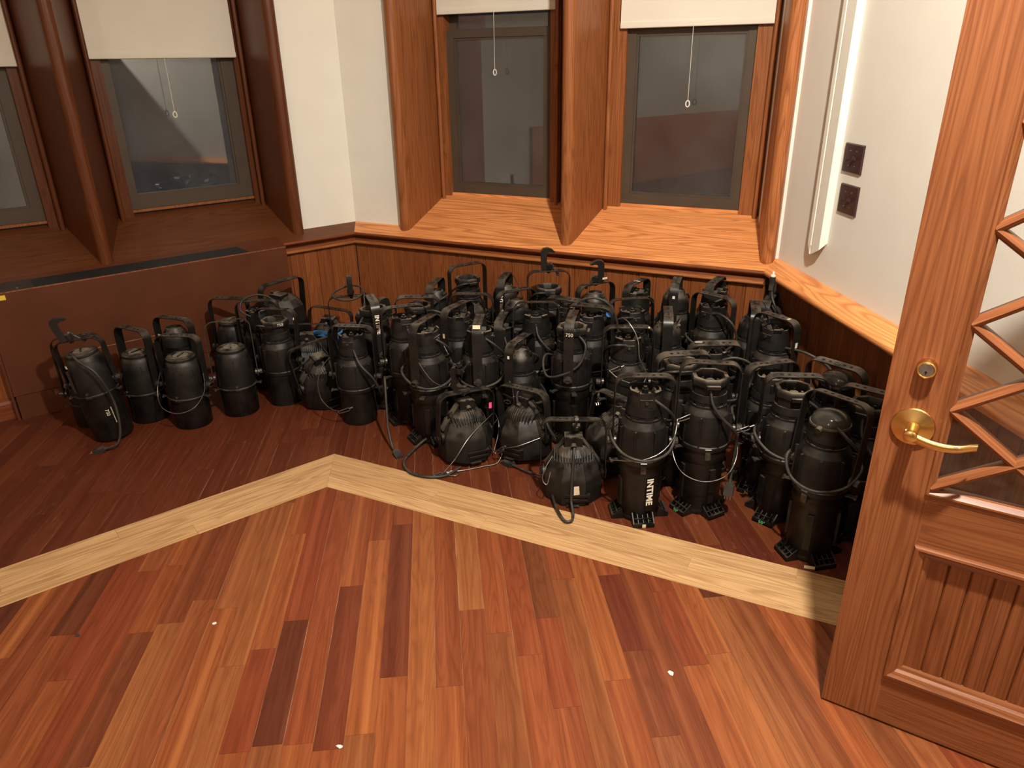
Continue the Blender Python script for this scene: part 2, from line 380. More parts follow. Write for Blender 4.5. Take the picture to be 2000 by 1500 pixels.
# pale oak strip: three rows of boards on each arm, mitred
def strip_arm(d, sgn, length, joints):
    nrm = Vector((-d.y, d.x));
    if nrm.dot(Vector((VN[0] - VF[0], VN[1] - VF[1]))) < 0: nrm = -nrm
    width = nrm.dot(Vector((VN[0] - VF[0], VN[1] - VF[1])))
    ang = atan2(d.y, d.x)
    mv = Vector((VN[0] - VF[0], VN[1] - VF[1])); slant = d.dot(mv) / width
    side = 1 if (cos(ang) * nrm.y - sin(ang) * nrm.x) > 0 else -1
    for k in range(3):
        a, b = width * k / 3, width * (k + 1) / 3
        cuts = [0.0] + joints[k] + [length]
        for j in range(len(cuts) - 1):
            s0, s1 = cuts[j], cuts[j + 1]; g = 0.0004
            if j == 0: q = [(a * slant + g, a + g), (s1 - g, a + g), (s1 - g, b - g), (b * slant + g, b - g)]
            else: q = [(s0 + g, a + g), (s1 - g, a + g), (s1 - g, b - g), (s0 + g, b - g)]
            mx = (q[0][0] + q[1][0]) / 2
            put('oak_board', MB().prism([(u_ - mx, v_ * side) for u_, v_ in q], -0.012, 0.0006), m_oak, floor, (VF[0] + d.x * mx, VF[1] + d.y * mx, 0), (0, 0, ang))
strip_arm(dl, -1, 2.9, [[0.95, 2.1], [1.35, 2.3], [0.7, 1.95]])
strip_arm(dr, 1, 2.55, [[1.15, 2.06], [0.62, 1.7], [0.9, 2.3]])

# ------------------------------------------------------------------ walls: plaster
UN = 0.30       # where the casings begin
def arcpts(cx, cy, r, a0, a1, n=8):
    return [(cx + r * cos(radians(a0 + (a1 - a0) * i / n)), cy + r * sin(radians(a0 + (a1 - a0) * i / n))) for i in range(n + 1)]
wr_ = MB()
wr_.prism([(cLR_R(.127), .127), (UN + .02, .127), (UN + .02, .66), (cLR_R(.66), .66)], lambda x, y: sz(x, y) - .001, CEIL)
wr_.prism([(2.545, .127), (cRG_R(.127), .127), (cRG_R(.66), .66), (2.42, .66), (2.42, .5)], lambda x, y: sz(x, y) - .001, CEIL)
wr_.prism([(UN + .02, .127), (2.545, .127), (2.545, .66), (UN + .02, .66)], ZT, CEIL)
struct(put('wall_back', wr_, m_plaster, **fkw(FR)))
wl_ = MB()
wl_.prism([(cLR_L(.127), .127), (-UN - .02, .127), (-UN - .02, .66), (cLR_L(.66), .66)], lambda x, y: sz(x, y) - .001, CEIL)
wl_.prism([(-2.545, .127), (LEND, .127), (LEND, .66), (-2.42, .66), (-2.42, .5)], 0.0, CEIL)
wl_.prism([(-UN - .02, .127), (-2.545, .127), (-2.545, .66), (-UN - .02, .66)], ZT, CEIL)
struct(put('wall_left', wl_, m_plaster, **fkw(FL)))
wg_ = MB()
wg_.prism([(cRG_G(0), 0), (GEND, 0), (GEND, .12), (cRG_G(0) - .07, .12)], 0.0, CEIL)
wg_.prism([(GEND, 0), (GEND + .94, 0), (GEND + .94, .12), (GEND, .12)], 2.14, CEIL)
wg_.prism([(GEND + .94, 0), (7.6, 0), (7.6, .12), (GEND + .94, .12)], 0.0, CEIL)
struct(put('wall_right', wg_, m_plaster, **fkw(FG)))
# the rest of the room behind the photographer, and the hall beyond the door
pe = wpt(FL, LEND, .127)
wb = MB(); wb.prism([(pe.x, pe.y), (-3.75, 1.6), (-3.87, 1.62), (pe.x - .08, pe.y + .1)], 0, CEIL); wb.box(-3.87, -3.75, -3.6, 1.6, 0, CEIL)
struct(put('wall_side', wb, m_plaster))
wc = MB(); wc.box(-3.87, -1.0, -3.72, -3.6, 0, CEIL); wc.box(-1.0, 0.1, -3.72, -3.6, 2.1, CEIL); wc.box(0.1, 5.0, -3.72, -3.6, 0, CEIL)
struct(put('wall_rear', wc, m_plaster))
wh = MB(); wh.box(4.9, 5.02, -3.6, 3.4, 0, CEIL); wh.box(1.75, 4.9, 3.3, 3.42, 0, CEIL)
struct(put('wall_hall', wh, m_plaster))
struct(put('ceiling', MB().box(-4.2, 5.2, -4.0, 6.2, CEIL, CEIL + .08), m_ceiling))
struct(put('baseboard_rear', MB().box(-3.75, -1.0, -3.6, -3.56, 0, .9), m_wx))
struct(put('baseboard_side', MB().box(-3.75, -3.70, -3.6, 1.6, 0, .9), m_wx))

# ------------------------------------------------------------------ sills, chair rail
def sill_quad(F, xa, xb, name, mat, y1=.60):
    mb = MB(); y0 = 0.0
    t = 0.02
    mb.add([(xa(y0), y0, sz(0, y0)), (xb(y0), y0, sz(0, y0)), (xb(y1), y1, sz(0, y1)), (xa(y1), y1, sz(0, y1)),
            (xa(y0), y0, sz(0, y0) - t), (xb(y0), y0, sz(0, y0) - t), (xb(y1), y1, sz(0, y1) - t), (xa(y1), y1, sz(0, y1) - t)],
           [(0, 1, 2, 3), (7, 6, 5, 4), (0, 4, 5, 1), (1, 5, 6, 2), (2, 6, 7, 3), (3, 7, 4, 0)])
    return struct(put(name, mb, mat, **fkw(F)))
sill_quad(FR, cLR_R, cRG_R, 'trim_1', m_wx)
lefte = lambda y: LEND
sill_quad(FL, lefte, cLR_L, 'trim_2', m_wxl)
NOSE = [(.0, .685), (-.006, .679), (-.007, .672), (-.003, .666), (.010, .664), (.012, .657), (.026, .652), (.034, .643), (.018, .640), (.016, .633), (.05, .630), (.05, .690), (.02, .690)]
BEAD = [(.05, .632), (.010, .632), (.000, .630), (-.007, .625), (-.008, .618), (-.003, .612), (.008, .610), (.05, .610)]
struct(put('trim_31', MB().profile(BEAD, cLR_R, cRG_R), m_wbead, smooth=50, **fkw(FR)))
struct(put('trim_32', MB().profile(BEAD, lambda y: -.480, cLR_L), m_wbead, smooth=50, **fkw(FL)))
struct(put('trim_3', MB().profile(NOSE, cLR_R, cRG_R), m_dark, smooth=50, **fkw(FR)))
struct(put('trim_4', MB().profile(NOSE, lefte, cLR_L), m_dark, smooth=50, **fkw(FL)))
gz = lambda y: GZ + SL * (y + GY)
mbg = MB(); ge = lambda y: GEND
RAILP = [(-GY, GZ), (-GY - .006, GZ - .008), (-GY - .006, GZ - .022), (-GY, GZ - .030), (-.035, GZ - .030), (.0, GZ - .030), (.0, GZ + SL * GY), (-.02, GZ + SL * (GY - .02))]
struct(put('trim_5', MB().profile(RAILP, cRG_G, ge), m_wx, smooth=50, **fkw(FG)))
struct(put('trim_6', MB().profile([(-.030, GZ - .030), (-.032, GZ - .045), (-.022, GZ - .06), (-.012, GZ - .068), (0, GZ - .068), (0, GZ - .03)], cRG_G, ge), m_dark, smooth=50, **fkw(FG)))

# ------------------------------------------------------------------ wainscot: every board its own piece
def boards(F, x0, x1, yface, z0, z1, name, parentname, pitch=0.0955):
    n = max(1, round((x1 - x0) / pitch)); pw = (x1 - x0) / n
    base = struct(put(parentname, MB().box(x0, x1, yface + .012, yface + .03, 0, z1), m_dark, **fkw(F)))
    e = 0.0035; bd = .004
    mb = MB()
    h = pw / 2
    prof = [(-h + .0006, .012), (-h + .0006, e), (-h + e, 0), (h - .0150, 0), (h - .0135, .0035), (h - .0120, .0035), (h - .0105, .0004), (h - e, 0), (h - .0006, e), (h - .0006, .012)]
    mb.prism(prof, z0, z1); me = mb.mesh('board', m_board)
    for i in range(n):
        add('board', me, base, (x0 + pw * (i + .5), yface, 0))
    return base
boards(FR, cLR_R(.0215), cRG_R(.03) - .002, .022, .11, .614, 'board', 'wall_panelling_back')
boards(FL, -.62, cLR_L(.0215), .022, .11, .614, 'board', 'wall_panelling_left')
boards(FL, LEND, -2.02, .022, .11, .614, 'board', 'wall_panelling_far_left')
boards(FG, cRG_G(-.03) + .01, GEND - .12, -.008, .11, GZ - .04, 'board', 'wall_panelling_right')
struct(put('baseboard_back', MB().profile([(.0, 0), (.0, .085), (.006, .10), (.016, .108), (.03, .112), (.03, 0)], cLR_R, lambda y: cRG_R(.02)), m_dark, **fkw(FR)))
struct(put('baseboard_left', MB().profile([(.0, 0), (.0, .085), (.006, .10), (.016, .108), (.03, .112), (.03, 0)], lefte, cLR_L), m_dark, **fkw(FL)))
struct(put('baseboard_right', MB().profile([(-.055, 0), (-.055, .085), (-.05, .10), (-.04, .108), (-.02, .112), (-.02, 0)], lambda y: cRG_G(-.03), GEND - .1), m_dark, **fkw(FG)))
# door casing at the opening
struct(put('trim_7', MB().box(GEND - .12, GEND, -.03, .0, 0, 2.26).box(GEND + .94, GEND + 1.06, -.03, 0, 0, 2.26).box(GEND - .12, GEND + 1.06, -.032, 0, 2.14, 2.26), m_wz, **fkw(FG)))

# ------------------------------------------------------------------ window casings and mullions
zb = lambda x, y: sz(x, y) - .004
def casing(F, s, tag_):
    """s=+1 for the back wall, -1 for the left wall (mirrored)"""
    def P(pts): return [(s * a, b) for a, b in pts]
    # casing next to the corner
    c = MB(); c.prism(P([(.300, .20), (.300, .10)] + arcpts(.336, .098, .036, 180, 360) + [(.362, .50), (.345, .56), (.20, .56), (.20, .2)]), zb, ZT)
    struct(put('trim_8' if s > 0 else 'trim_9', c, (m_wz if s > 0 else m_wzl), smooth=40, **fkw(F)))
    # centre mullion, splayed towards the corner window
    c = MB(); a1 = 1.195 if s > 0 else 1.235; a2 = 1.50 if s > 0 else 1.53
    c.prism(P([(a1, .575), (1.392, .135)] + arcpts(1.430, .098, .034, 190, 350) + [(1.468, .14), (a2, .575)]), zb, ZT)
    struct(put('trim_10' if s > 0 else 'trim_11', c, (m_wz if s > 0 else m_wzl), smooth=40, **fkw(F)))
    # outer casing
    c = MB(); c.prism(P([(2.415, .56), (2.50, .10)] + arcpts(2.536, .098, .034, 180, 360) + [(2.575, .14), (2.575, .56)]), zb, ZT)
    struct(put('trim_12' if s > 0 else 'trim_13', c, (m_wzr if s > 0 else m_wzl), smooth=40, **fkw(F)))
    # round stop beads against the window
    for k, (bx, by) in enumerate(((.378, .515), (a1 - .012, .53), (a2 + .014, .515), (2.392, .53))):
        b = MB(); b.prism(P([(bx + .013 * cos(t * pi / 5), by + .013 * sin(t * pi / 5)) for t in range(10)]), zb, ZT)
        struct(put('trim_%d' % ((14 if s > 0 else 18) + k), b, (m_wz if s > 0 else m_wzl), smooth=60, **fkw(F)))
    # flat boards between bead and sash
    sa = ((.345, .412), (1.13, a1), (a2, 1.592), (2.298, 2.43)) if s > 0 else ((.345, .412), (1.155, a1), (a2, 1.606), (2.33, 2.43))
    for k, (xa, xb) in enumerate(sa):
        xa, xb = sorted((s * xa, s * xb))
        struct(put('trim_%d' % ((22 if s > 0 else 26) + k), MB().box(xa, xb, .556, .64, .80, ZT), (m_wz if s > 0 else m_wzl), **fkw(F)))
casing(FR, 1, 'back'); casing(FL, -1, 'left')

def window(name, F, x0, x1, z0, ztop, stile, rail_b, rail_t, y=.585, upper=True, bead=None):
    """sash of four members with its pane, and the upper sash behind it"""
    x0, x1 = sorted((x0, x1))
    e = bpy.data.objects.new(name, None); COL.objects.link(e); e.location = F[0]; e.rotation_euler = (0, 0, F[1]); e['kind'] = 'structure'
    sl, sr = stile
    def member(nm, a, b, c, d, y0=y, th=.035):
        m = MB(); m.box(a, b, y0, y0 + th, c, d); o = put(nm, m, m_sash, e); return o
    member('sash_stile', x0, x0 + sl, z0, ztop); member('sash_stile', x1 - sr, x1, z0, ztop)
    member('bottom_rail', x0 + sl, x1 - sr, z0, z0 + rail_b); member('top_rail', x0 + sl, x1 - sr, ztop - rail_t, ztop)
    # inner glazing bead, a step deeper
    m = MB(); i = .012; a, b, c, d = x0 + sl, x1 - sr, z0 + rail_b, ztop - rail_t
    m.box(a, a + i, y + .008, y + .03, c, d); m.box(b - i, b, y + .008, y + .03, c, d); m.box(a + i, b - i, y + .008, y + .03, c, c + i); m.box(a + i, b - i, y + .008, y + .03, d - i, d)
    put('glazing_bead', m, m_sash, e)
    put('glass_pane', MB().box(a + i, b - i, y + .020, y + .024, c + i, d - i), m_glass, e)
    if upper:
        m = MB(); m.box(x0, x0 + sl, y + .045, y + .075, ztop - .03, ZT); m.box(x1 - sr, x1, y + .045, y + .075, ztop - .03, ZT); m.box(x0 + sl, x1 - sr, y + .045, y + .075, ztop - .035, ztop + .005)
        put('upper_sash', m, m_sash, e)
        put('glass_pane', MB().box(x0 + sl, x1 - sr, y + .058, y + .062, ztop, ZT), m_glass, e)
    m = MB(); m.box(x0 - .005, x1 + .005, y - .012, y + .03, z0 - .016, z0 - .001); put('sill_bead', m, bead or m_wx, e)
    return e
window('window_1', FR, .410, 1.132, .872, 1.858, (.052, .050), .058, .045)
window('window_2', FR, 1.590, 2.300, .872, 1.850, (.052, .052), .058, .045)
window('window_3', FL, -.412, -1.156, .892, 1.90, (.040, .075), .075, .045, bead=m_wz)
window('window_4', FL, -1.606, -2.33, .892, 1.90, (.045, .06), .075, .045, bead=m_wz)

# ------------------------------------------------------------------ roller blinds
def blind(F, x0, x1, zb_, cx, zc, label, ring_r=.013, side=0.0):
    e = bpy.data.objects.new('roller_blind', None); COL.objects.link(e); e.location = wpt(F, (x0 + x1) / 2, .53, zb_); e.rotation_euler = (0, 0, F[1])
    h = (x1 - x0) / 2; H = ZT - zb_
    n = 24; vs = []; fs = []
    for j in range(9):
        for i in range(n + 1):
            x = -h + 2 * h * i / n; z = .028 + (H - .04) * j / 8
            y = .0018 * sin(i * .55 + j * .4) + .0015 * sin(i * .21 - j)
            vs += [(x, y, z), (x, y + .0012, z)]
    R_ = 2 * (n + 1)
    for j in range(8):
        for i in range(n):
            a = j * R_ + 2 * i; fs += [(a, a + 2, a + 2 + R_, a + R_), (a + 1, a + 1 + R_, a + 3 + R_, a + 3)]
    put('fabric', MB().add(vs, fs), m_blind, e, smooth=60)
    put('hem_bar', MB().profile([(-.004, .003), (-.005, .015), (-.004, .031), (.005, .031), (.005, .003), (.0, .0)], -h, h), m_blind, e, smooth=40)
    px = cx - (x0 + x1) / 2
    cd = put('pull_cord', MB().tube([(px, -.008, .018), (px, -.009, -.1), (px + side, -.009, zc - zb_ + ring_r)], .0013, 6), m_white, e)
    m = MB(); m.tube([(px + side, -.009 + ring_r * .35 * cos(t * pi / 8), zc - zb_ + ring_r * 1.3 * sin(t * pi / 8)) if False else (px + side + ring_r * .8 * cos(t * pi / 8), -.009, zc - zb_ + ring_r * 1.25 * sin(t * pi / 8)) for t in range(16)], .0035, 8, closed=True)
    put('pull_ring', m, m_white, cd, smooth=60)
    put('roller', MB().cyl((-h, .03, H - .03), (h, .03, H - .03), .02), m_blind, e, smooth=40)
    return tag(e, label, 'blind', 'cream roller blinds')
blind(FR, .371, 1.190, 1.942, .779, 1.615, 'cream roller blind on the narrower back-wall window, left of the splayed mullion')
blind(FR, 1.563, 2.381, 1.831, 1.969, 1.445, 'cream roller blind on the back-wall window nearest the switches, longest cord')
blind(FL, -1.221, -.405, 1.722, -.822, 1.418, 'cream roller blind on the left-wall window beside the bare plaster corner')
blind(FL, -2.36, -1.532, 1.691, -1.95, 1.40, 'cream roller blind cut off by the left edge of the photo')

# ------------------------------------------------------------------ wall chase, switches
m = MB(); m.prism([(.338, 0), (.340, -.034), (.366, -.034), (.369, -.029), (.375, -.029), (.378, -.034), (.446, -.034), (.450, 0)], lambda x, y: .905 if y > -.001 else (.885 if x < .35 else (.84 if x < .40 else .875)), CEIL)
struct(put('trim_30', m, m_trimw, **fkw(FG)))
def switch(x0, x1, z0, z1, label):
    mb = MB(); cx, cz = (x0 + x1) / 2, (z0 + z1) / 2; w2, h2 = (x1 - x0) / 2, (z1 - z0) / 2
    mb.add([(-w2, 0, -h2), (w2, 0, -h2), (w2, 0, h2), (-w2, 0, h2), (-w2 + .004, -.007, -h2 + .004), (w2 - .004, -.007, -h2 + .004), (w2 - .004, -.007, h2 - .004), (-w2 + .004, -.007, h2 - .004)],
           [(0, 1, 2, 3), (7, 6, 5, 4), (0, 4, 5, 1), (1, 5, 6, 2), (2, 6, 7, 3), (3, 7, 4, 0)])
    e = bpy.data.objects.new('light_switch', None); COL.objects.link(e); e.location = wpt(FG, cx, -.001, cz); e.rotation_euler = (0, 0, FG[1])
    put('cover_plate', mb, m_plate, e)
    for sx in (-.023, .023):
        put('toggle', MB().cbox((sx, -.013, .003), .009, .02, .012, Matrix.Rotation(radians(-25), 3, 'X')), m_plate, e)
        for zz in (-.030, .030): put('screw', MB().cyl((sx, -.006, zz), (sx, -.0085, zz), .003, 8), m_steel, e)
    tag(e, label, 'switch', 'double toggle switches')
switch(.481, .628, 1.226, 1.343, 'dark brown double toggle switch plate, upper of two on the right wall')
switch(.496, .640, 1.058, 1.180, 'dark brown double toggle switch plate, lower of two above the chair rail')

# ------------------------------------------------------------------ radiator cabinet
e = bpy.data.objects.new('radiator_cabinet', None); COL.objects.link(e); e.location = FL[0]; e.rotation_euler = (0, 0, FL[1])
F0 = -.045; CX0, CX1 = -2.035, -.481
put('front_panel', MB().box(CX0 + .014, CX1, F0, F0 + .012, .132, .672), m_cab, e)
put('base_panel', MB().box(CX0 + .02, CX1, F0 + .004, F0 + .014, .0, .129), m_cab, e)
put('side_panel', MB().box(CX1 - .012, CX1, F0 + .012, .018, .0, .672), m_cab, e); put('side_panel', MB().box(CX0, CX0 + .012, F0 + .004, .018, .0, .672), m_cab, e)
sp = lambda dz: (lambda x, y: sz(x, y) + dz)
put('top_panel', MB().prism([(CX0 + .014, F0 + .003), (CX1 + .0, F0 + .003), (CX1 - .0, .085), (CX0 + .014, .085)], sp(-.004), sp(.0015)), m_cab, e)
put('grille_slot', MB().prism([(-1.80, F0 + .008), (-.70, F0 + .008), (-.745, .040), (-1.80, .040)], sp(.0), sp(.0022)), m_black, e)
put('slot_cover', MB().prism([(CX0 + .016, F0 + .008), (-1.80, F0 + .008), (-1.80, .044), (CX0 + .016, .044)], sp(.0), sp(.0026)), plain('grey_brown_plate', (.045, .032, .026), .5, .2, .2, 30), e)
put('edge_lip', MB().box(CX0 + .014, CX1, F0 - .0012, F0 + .0032, .6700, .6735), plain('scratched_edge', (.42, .17, .08), .4, .3, .6, 60), e)
put('pale_strip', MB().box(-1.72, -1.22, F0 - .0015, F0 + .001, .296, .2995), plain('pale_mottled_strip', (.55, .33, .20), .4, .4, .75, 45), e)  # thin pale mottled line across the lower cabinet front
put('screw', MB().cyl((-1.87, F0 + .02, .677), (-1.87, F0 + .02, .683), .006, 10), m_steel, e)
put('sticker', MB().box(-1.995, -1.93, F0 - .001, F0, .636, .660), m_yellow, e)['label'] = 'small yellow sticker'
tag(e, 'low brown painted metal radiator cabinet under the left-wall windows', 'cabinet')

# ------------------------------------------------------------------ door
DO = (0.865, 1.539, 0); DA = radians(-32.76)
D = bpy.data.objects.new('door_1', None); COL.objects.link(D); D.location = DO; D.rotation_euler = (0, 0, DA); D['kind'] = 'structure'
DW, DH, DT = .90, 2.10, .045
ST = .136; ZL0, ZL1 = .735, 1.965; ZP0, ZP1 = .175, .58
put('hinge_stile', MB().box(DW - ST, DW, 0, DT, .008, DH), m_doorz, D)
put('lock_stile', MB().box(0, ST, 0, DT, .008, DH), m_doorz, D)
put('bottom_rail', MB().box(ST, DW - ST, 0, DT, .008, ZP0), m_doorx, D)
put('lock_rail', MB().box(ST, DW - ST, 0, DT, ZP1, ZL0), m_doorx, D)
put('top_rail', MB().box(ST, DW - ST, 0, DT, ZL1, DH), m_doorx, D)
put('glass_pane', MB().box(ST, DW - ST, .020, .024, ZL0, ZL1), m_dglass, D)
# mouldings round the two openings
def moulding(x0, x1, z0, z1, prof, names, yb=0.0, mats=(m_doorx, m_doorz)):
    """prof: list of (inset from the outer edge, proud towards the room)"""
    n = len(prof)
    def ring(ins): return [(x0 + ins, z0 + ins), (x1 - ins, z0 + ins), (x1 - ins, z1 - ins), (x0 + ins, z1 - ins)]
    cs = [ring(i_) for i_, _ in prof]
    for k in range(4):
        k2 = (k + 1) % 4; vs = []; fs = []
        for j in range(n):
            vs += [(cs[j][k][0], yb - prof[j][1], cs[j][k][1]), (cs[j][k2][0], yb - prof[j][1], cs[j][k2][1])]
        for j in range(n):
            j2 = (j + 1) % n; fs.append((2 * j, 2 * j + 1, 2 * j2 + 1, 2 * j2))
        fs += [tuple(2 * j for j in range(n)), tuple(2 * j + 1 for j in range(n))[::-1]]
        put(names, MB().add(vs, fs), mats[k % 2], D, smooth=35)
moulding(ST - .004, DW - ST + .004, ZP0 - .008, ZP1 + .006, [(0, -.006), (0, .006), (.003, .011), (.009, .012), (.013, .008), (.018, .006), (.024, .003), (.028, -.006), (.036, -.008), (.040, -.012), (.040, -.018), (.005, -.018)], 'panel_moulding')
moulding(ST - .010, DW - ST + .010, ZL0 - .010, ZL1 + .010, [(0, -.004), (0, .002), (.003, .005), (.008, .0045), (.012, .0), (.018, -.006), (.018, -.016), (.004, -.016)], 'glazing_moulding')
nb = 12; bw = (DW - 2 * ST - .06) / nb
for i in range(nb):
    xx = ST + .03 + bw * i
    put('panel_board', MB().prism([(-bw / 2 + .0005, .02), (-bw / 2 + .0005, .004), (-bw / 2 + .004, 0), (bw / 2 - .004, 0), (bw / 2 - .0005, .004), (bw / 2 - .0005, .02)], ZP0 + .02, ZP1 - .02), m_doorb, D, (xx + bw / 2, .014, 0))
# diagonal lattice bars
LW, PZ, SLP = DW - 2 * ST, .2028, .70
def barseg(zs, sgn):      # line z = zs + sgn*SLP*(x-ST), clipped to the opening
    pts = []
    for x in (ST, DW - ST):
        pts.append([x, zs + sgn * SLP * (x - ST)])
    (xa, za), (xb, zb2) = pts
    def cl(z): return xa + (z - za) / (sgn * SLP)
    if max(za, zb2) <= ZL0 + .01 or min(za, zb2) >= ZL1 - .01: return None
    if za < ZL0: xa, za = cl(ZL0), ZL0
    if zb2 < ZL0: xb, zb2 = pts[0][0] + (ZL0 - pts[0][1]) / (sgn * SLP), ZL0
    if za > ZL1: xa, za = pts[0][0] + (ZL1 - pts[0][1]) / (sgn * SLP), ZL1
    if zb2 > ZL1: xb, zb2 = pts[0][0] + (ZL1 - pts[0][1]) / (sgn * SLP), ZL1
    return xa, za, xb, zb2
for sgn in (1, -1):
    for k in range(-4, 10):
        sgm = barseg(.745 + PZ * k, sgn)
        if not sgm: continue
        xa, za, xb, zb2 = sgm; L = sqrt((xb - xa) ** 2 + (zb2 - za) ** 2)
        if L < .03: continue
        o = put('lattice_bar', MB().profile([(-.004, -.006), (-.007, 0), (-.004, .006), (.006, .011), (.030, .011), (.040, .005), (.040, -.005), (.030, -.011), (.006, -.011)], -L / 2, L / 2), m_doorx, D,
                ((xa + xb) / 2, 0.001 if sgn > 0 else .0018, (za + zb2) / 2), (0, -atan2(zb2 - za, xb - xa), 0), smooth=50)
# lever handle and deadbolt
hx, hz = .071, .893
ro = Matrix.Rotation(radians(90), 4, 'X')
h = MB(); h.lathe([(.046, 0), (.046, .004), (.044, .007), (.020, .013), (.017, .014)], 40)
hm = h.mesh('rosette', m_brass, 30); hm.transform(ro); H_ = add('lever_handle', hm, D, (hx, 0, hz))
put('neck', MB().lathe([(.0150, .012), (.0145, .04), (.0155, .056), (.0145, .063), (.010, .066)], 24), m_brass, H_, rot=(radians(90), 0, 0), smooth=40)
vs = []; fs = []; path = []; nn = 18
for i in range(nn + 1):
    t = i / nn; x = -.012 + .142 * t; y = -.052 - .010 * sin(pi * t * .8) + (.034 * max(0, t - .72) ** 1.4 * 3); z = .002 - .012 * sin(pi * min(1, t * 1.1)) * .8 - .004 * t; hh = .0115 - .003 * t
    path.append((x, y, z, hh))
for (x, y, z, hh) in path:
    for a in range(10):
        an = 2 * pi * a / 10; vs.append((x, y + .006 * cos(an), z + hh * (1 if abs(sin(an)) > .3 else .9) * max(-1, min(1, 1.25 * sin(an)))))
for i in range(nn):
    for a in range(10): fs.append((i * 10 + a, i * 10 + (a + 1) % 10, (i + 1) * 10 + (a + 1) % 10, (i + 1) * 10 + a))
fs += [tuple(range(10))[::-1], tuple(nn * 10 + a for a in range(10))]
put('lever', MB().add(vs, fs), m_brass, H_, smooth=50)
k_ = MB(); k_.lathe([(.0215, 0), (.0215, .010), (.0205, .013), (.0205, .017), (.0195, .019), (.0195, .022), (.017, .0235), (.0145, .022)], 32)
km = k_.mesh('deadbolt', m_brass, 30); km.transform(ro); KB = add('deadbolt', km, D, (.072, 0, 1.041))
put('lock_face', MB().cyl((0, -.0205, 0), (0, -.0232, 0), .0142, 24), m_steel, KB, smooth=30)
put('keyhole', MB().cyl((0, -.022, -.005), (0, -.0236, -.005), .003, 12).box(-.0012, .0012, -.0236, -.022, -.011, -.005), m_black, KB)
# ------------------------------------------------------------------ stage lights: materials
def blackpaint(name, col, rough, dust=0.35, brown=0.0):
    m, nt, b, out = nmat(name)
    tc = N(nt, 'ShaderNodeTexCoord'); oi = N(nt, 'ShaderNodeObjectInfo'); geo = N(nt, 'ShaderNodeNewGeometry')
    n = N(nt, 'ShaderNodeTexNoise', noise_dimensions='4D'); nt.links.new(tc.outputs['Object'], n.inputs['Vector']); nt.links.new(math_(nt, 'MULTIPLY', oi.outputs['Random'], 30.0), n.inputs['W'])
    n.inputs['Scale'].default_value = 22; n.inputs['Detail'].default_value = 6
    sep = N(nt, 'ShaderNodeSeparateXYZ'); nt.links.new(geo.outputs['Normal'], sep.inputs[0])
    upf = math_(nt, 'MULTIPLY', math_(nt, 'SUBTRACT', sep.outputs[2], 0.15, clamp=True), 1.25, clamp=True)
    r = ramp(nt, [(0.38, (0, 0, 0)), (0.62, (1, 1, 1))]); nt.links.new(n.outputs[0], r.inputs[0])
    f = math_(nt, 'MULTIPLY', math_(nt, 'MULTIPLY', upf, r.outputs[0]), dust)
    f2 = math_(nt, 'ADD', f, math_(nt, 'MULTIPLY', r.outputs[0], 0.02))
    c = mixc(nt, 'MIX', f2, col, (.26, .205, .15))
    nt.links.new(c, b.inputs['Base Color'])
    nt.links.new(math_(nt, 'ADD', math_(nt, 'MULTIPLY', n.outputs[0], .2), rough - .1), b.inputs['Roughness'])
    b.inputs['Specular IOR Level'].default_value = 0.30
    return m
m_body = blackpaint('dusty_black_casting', (.0052, .0044, .0039), .48, .28)
m_tube = blackpaint('brown_black_barrel', (.0040, .0030, .0024), .40, .15)
m_yoke = blackpaint('black_steel_strap', (.0085, .0072, .0063), .36, .25)
m_plast = blackpaint('black_end_cap', (.0065, .0056, .0050), .44, .60)
m_cable = blackpaint('grey_black_rubber', (.020, .0175, .0155), .5, .2)
m_hole = plain('vent_dark', (.002, .002, .002), .8)
m_gloss = plain('glossy_black_dome', (.016, .014, .012), .14, 0, .4, 12, col2=(.06, .05, .04))
m_lens = plain('dusty_lens_ring', (.30, .25, .20), .35, .3, .4, 30)
m_wire = plain('galvanised_wire', (.26, .24, .22), .36, .9, .25, 200)
m_scr = plain('greyed_metal', (.11, .10, .09), .4, .7, .4, 80)
m_w = plain('white_tape', (.68, .62, .52), .6); m_bt = plain('beige_tape', (.62, .50, .35), .6)
m_pk = plain('pink_tape', (.75, .08, .22), .6); m_gr = plain('green_tape', (.10, .55, .18), .6); m_bl = plain('blue_tape', (.06, .22, .55), .6)
m_pin = plain('brass_pins', (.55, .45, .32), .3, 1.0, .1, 90)

cache = {}
def cached(key, fn):
    if key not in cache: cache[key] = fn()
    return cache[key]
def ring_lathe(prof, n=28, mats=None, nm='part', sm=35, ph=0.0, cap=(True, True)):
    return MB().lathe(prof, n, ph=ph, cap=cap).mesh(nm, mats or m_body, sm)

# --- profile light. Heights below are measured down from the housing's own base plane at z=0
def me_housing():
    m = MB(); m.lathe([(.080, -.004), (.093, 0), (.096, .008), (.096, .020), (.0925, .024), (.0945, .030), (.0935, .07), (.0905, .115), (.087, .145), (.0855, .150), (.072, .170), (.070, .176)], 32)
    for k in range(8):
        a = k * pi / 4 + pi / 8; R = Matrix.Rotation(a, 3, 'Z')
        m.cbox(R @ Vector((.092, 0, .085)), .012, .006, .12, R)
    return m.mesh('reflector_housing', m_body, 35)
def me_collar():
    m = MB(); m.lathe([(.071, .168), (.071, .182), (.0675, .184), (.0675, .196), (.071, .198), (.069, .212), (.067, .226)], 28)
    m.cur = 1
    for k in range(8):
        a = k * pi / 4 + .2; R = Matrix.Rotation(a, 3, 'Z'); m.cbox(R @ Vector((.0665, 0, .190)), .006, .032, .012, R)
    return m.mesh('vent_collar', [m_body, m_hole], 35)
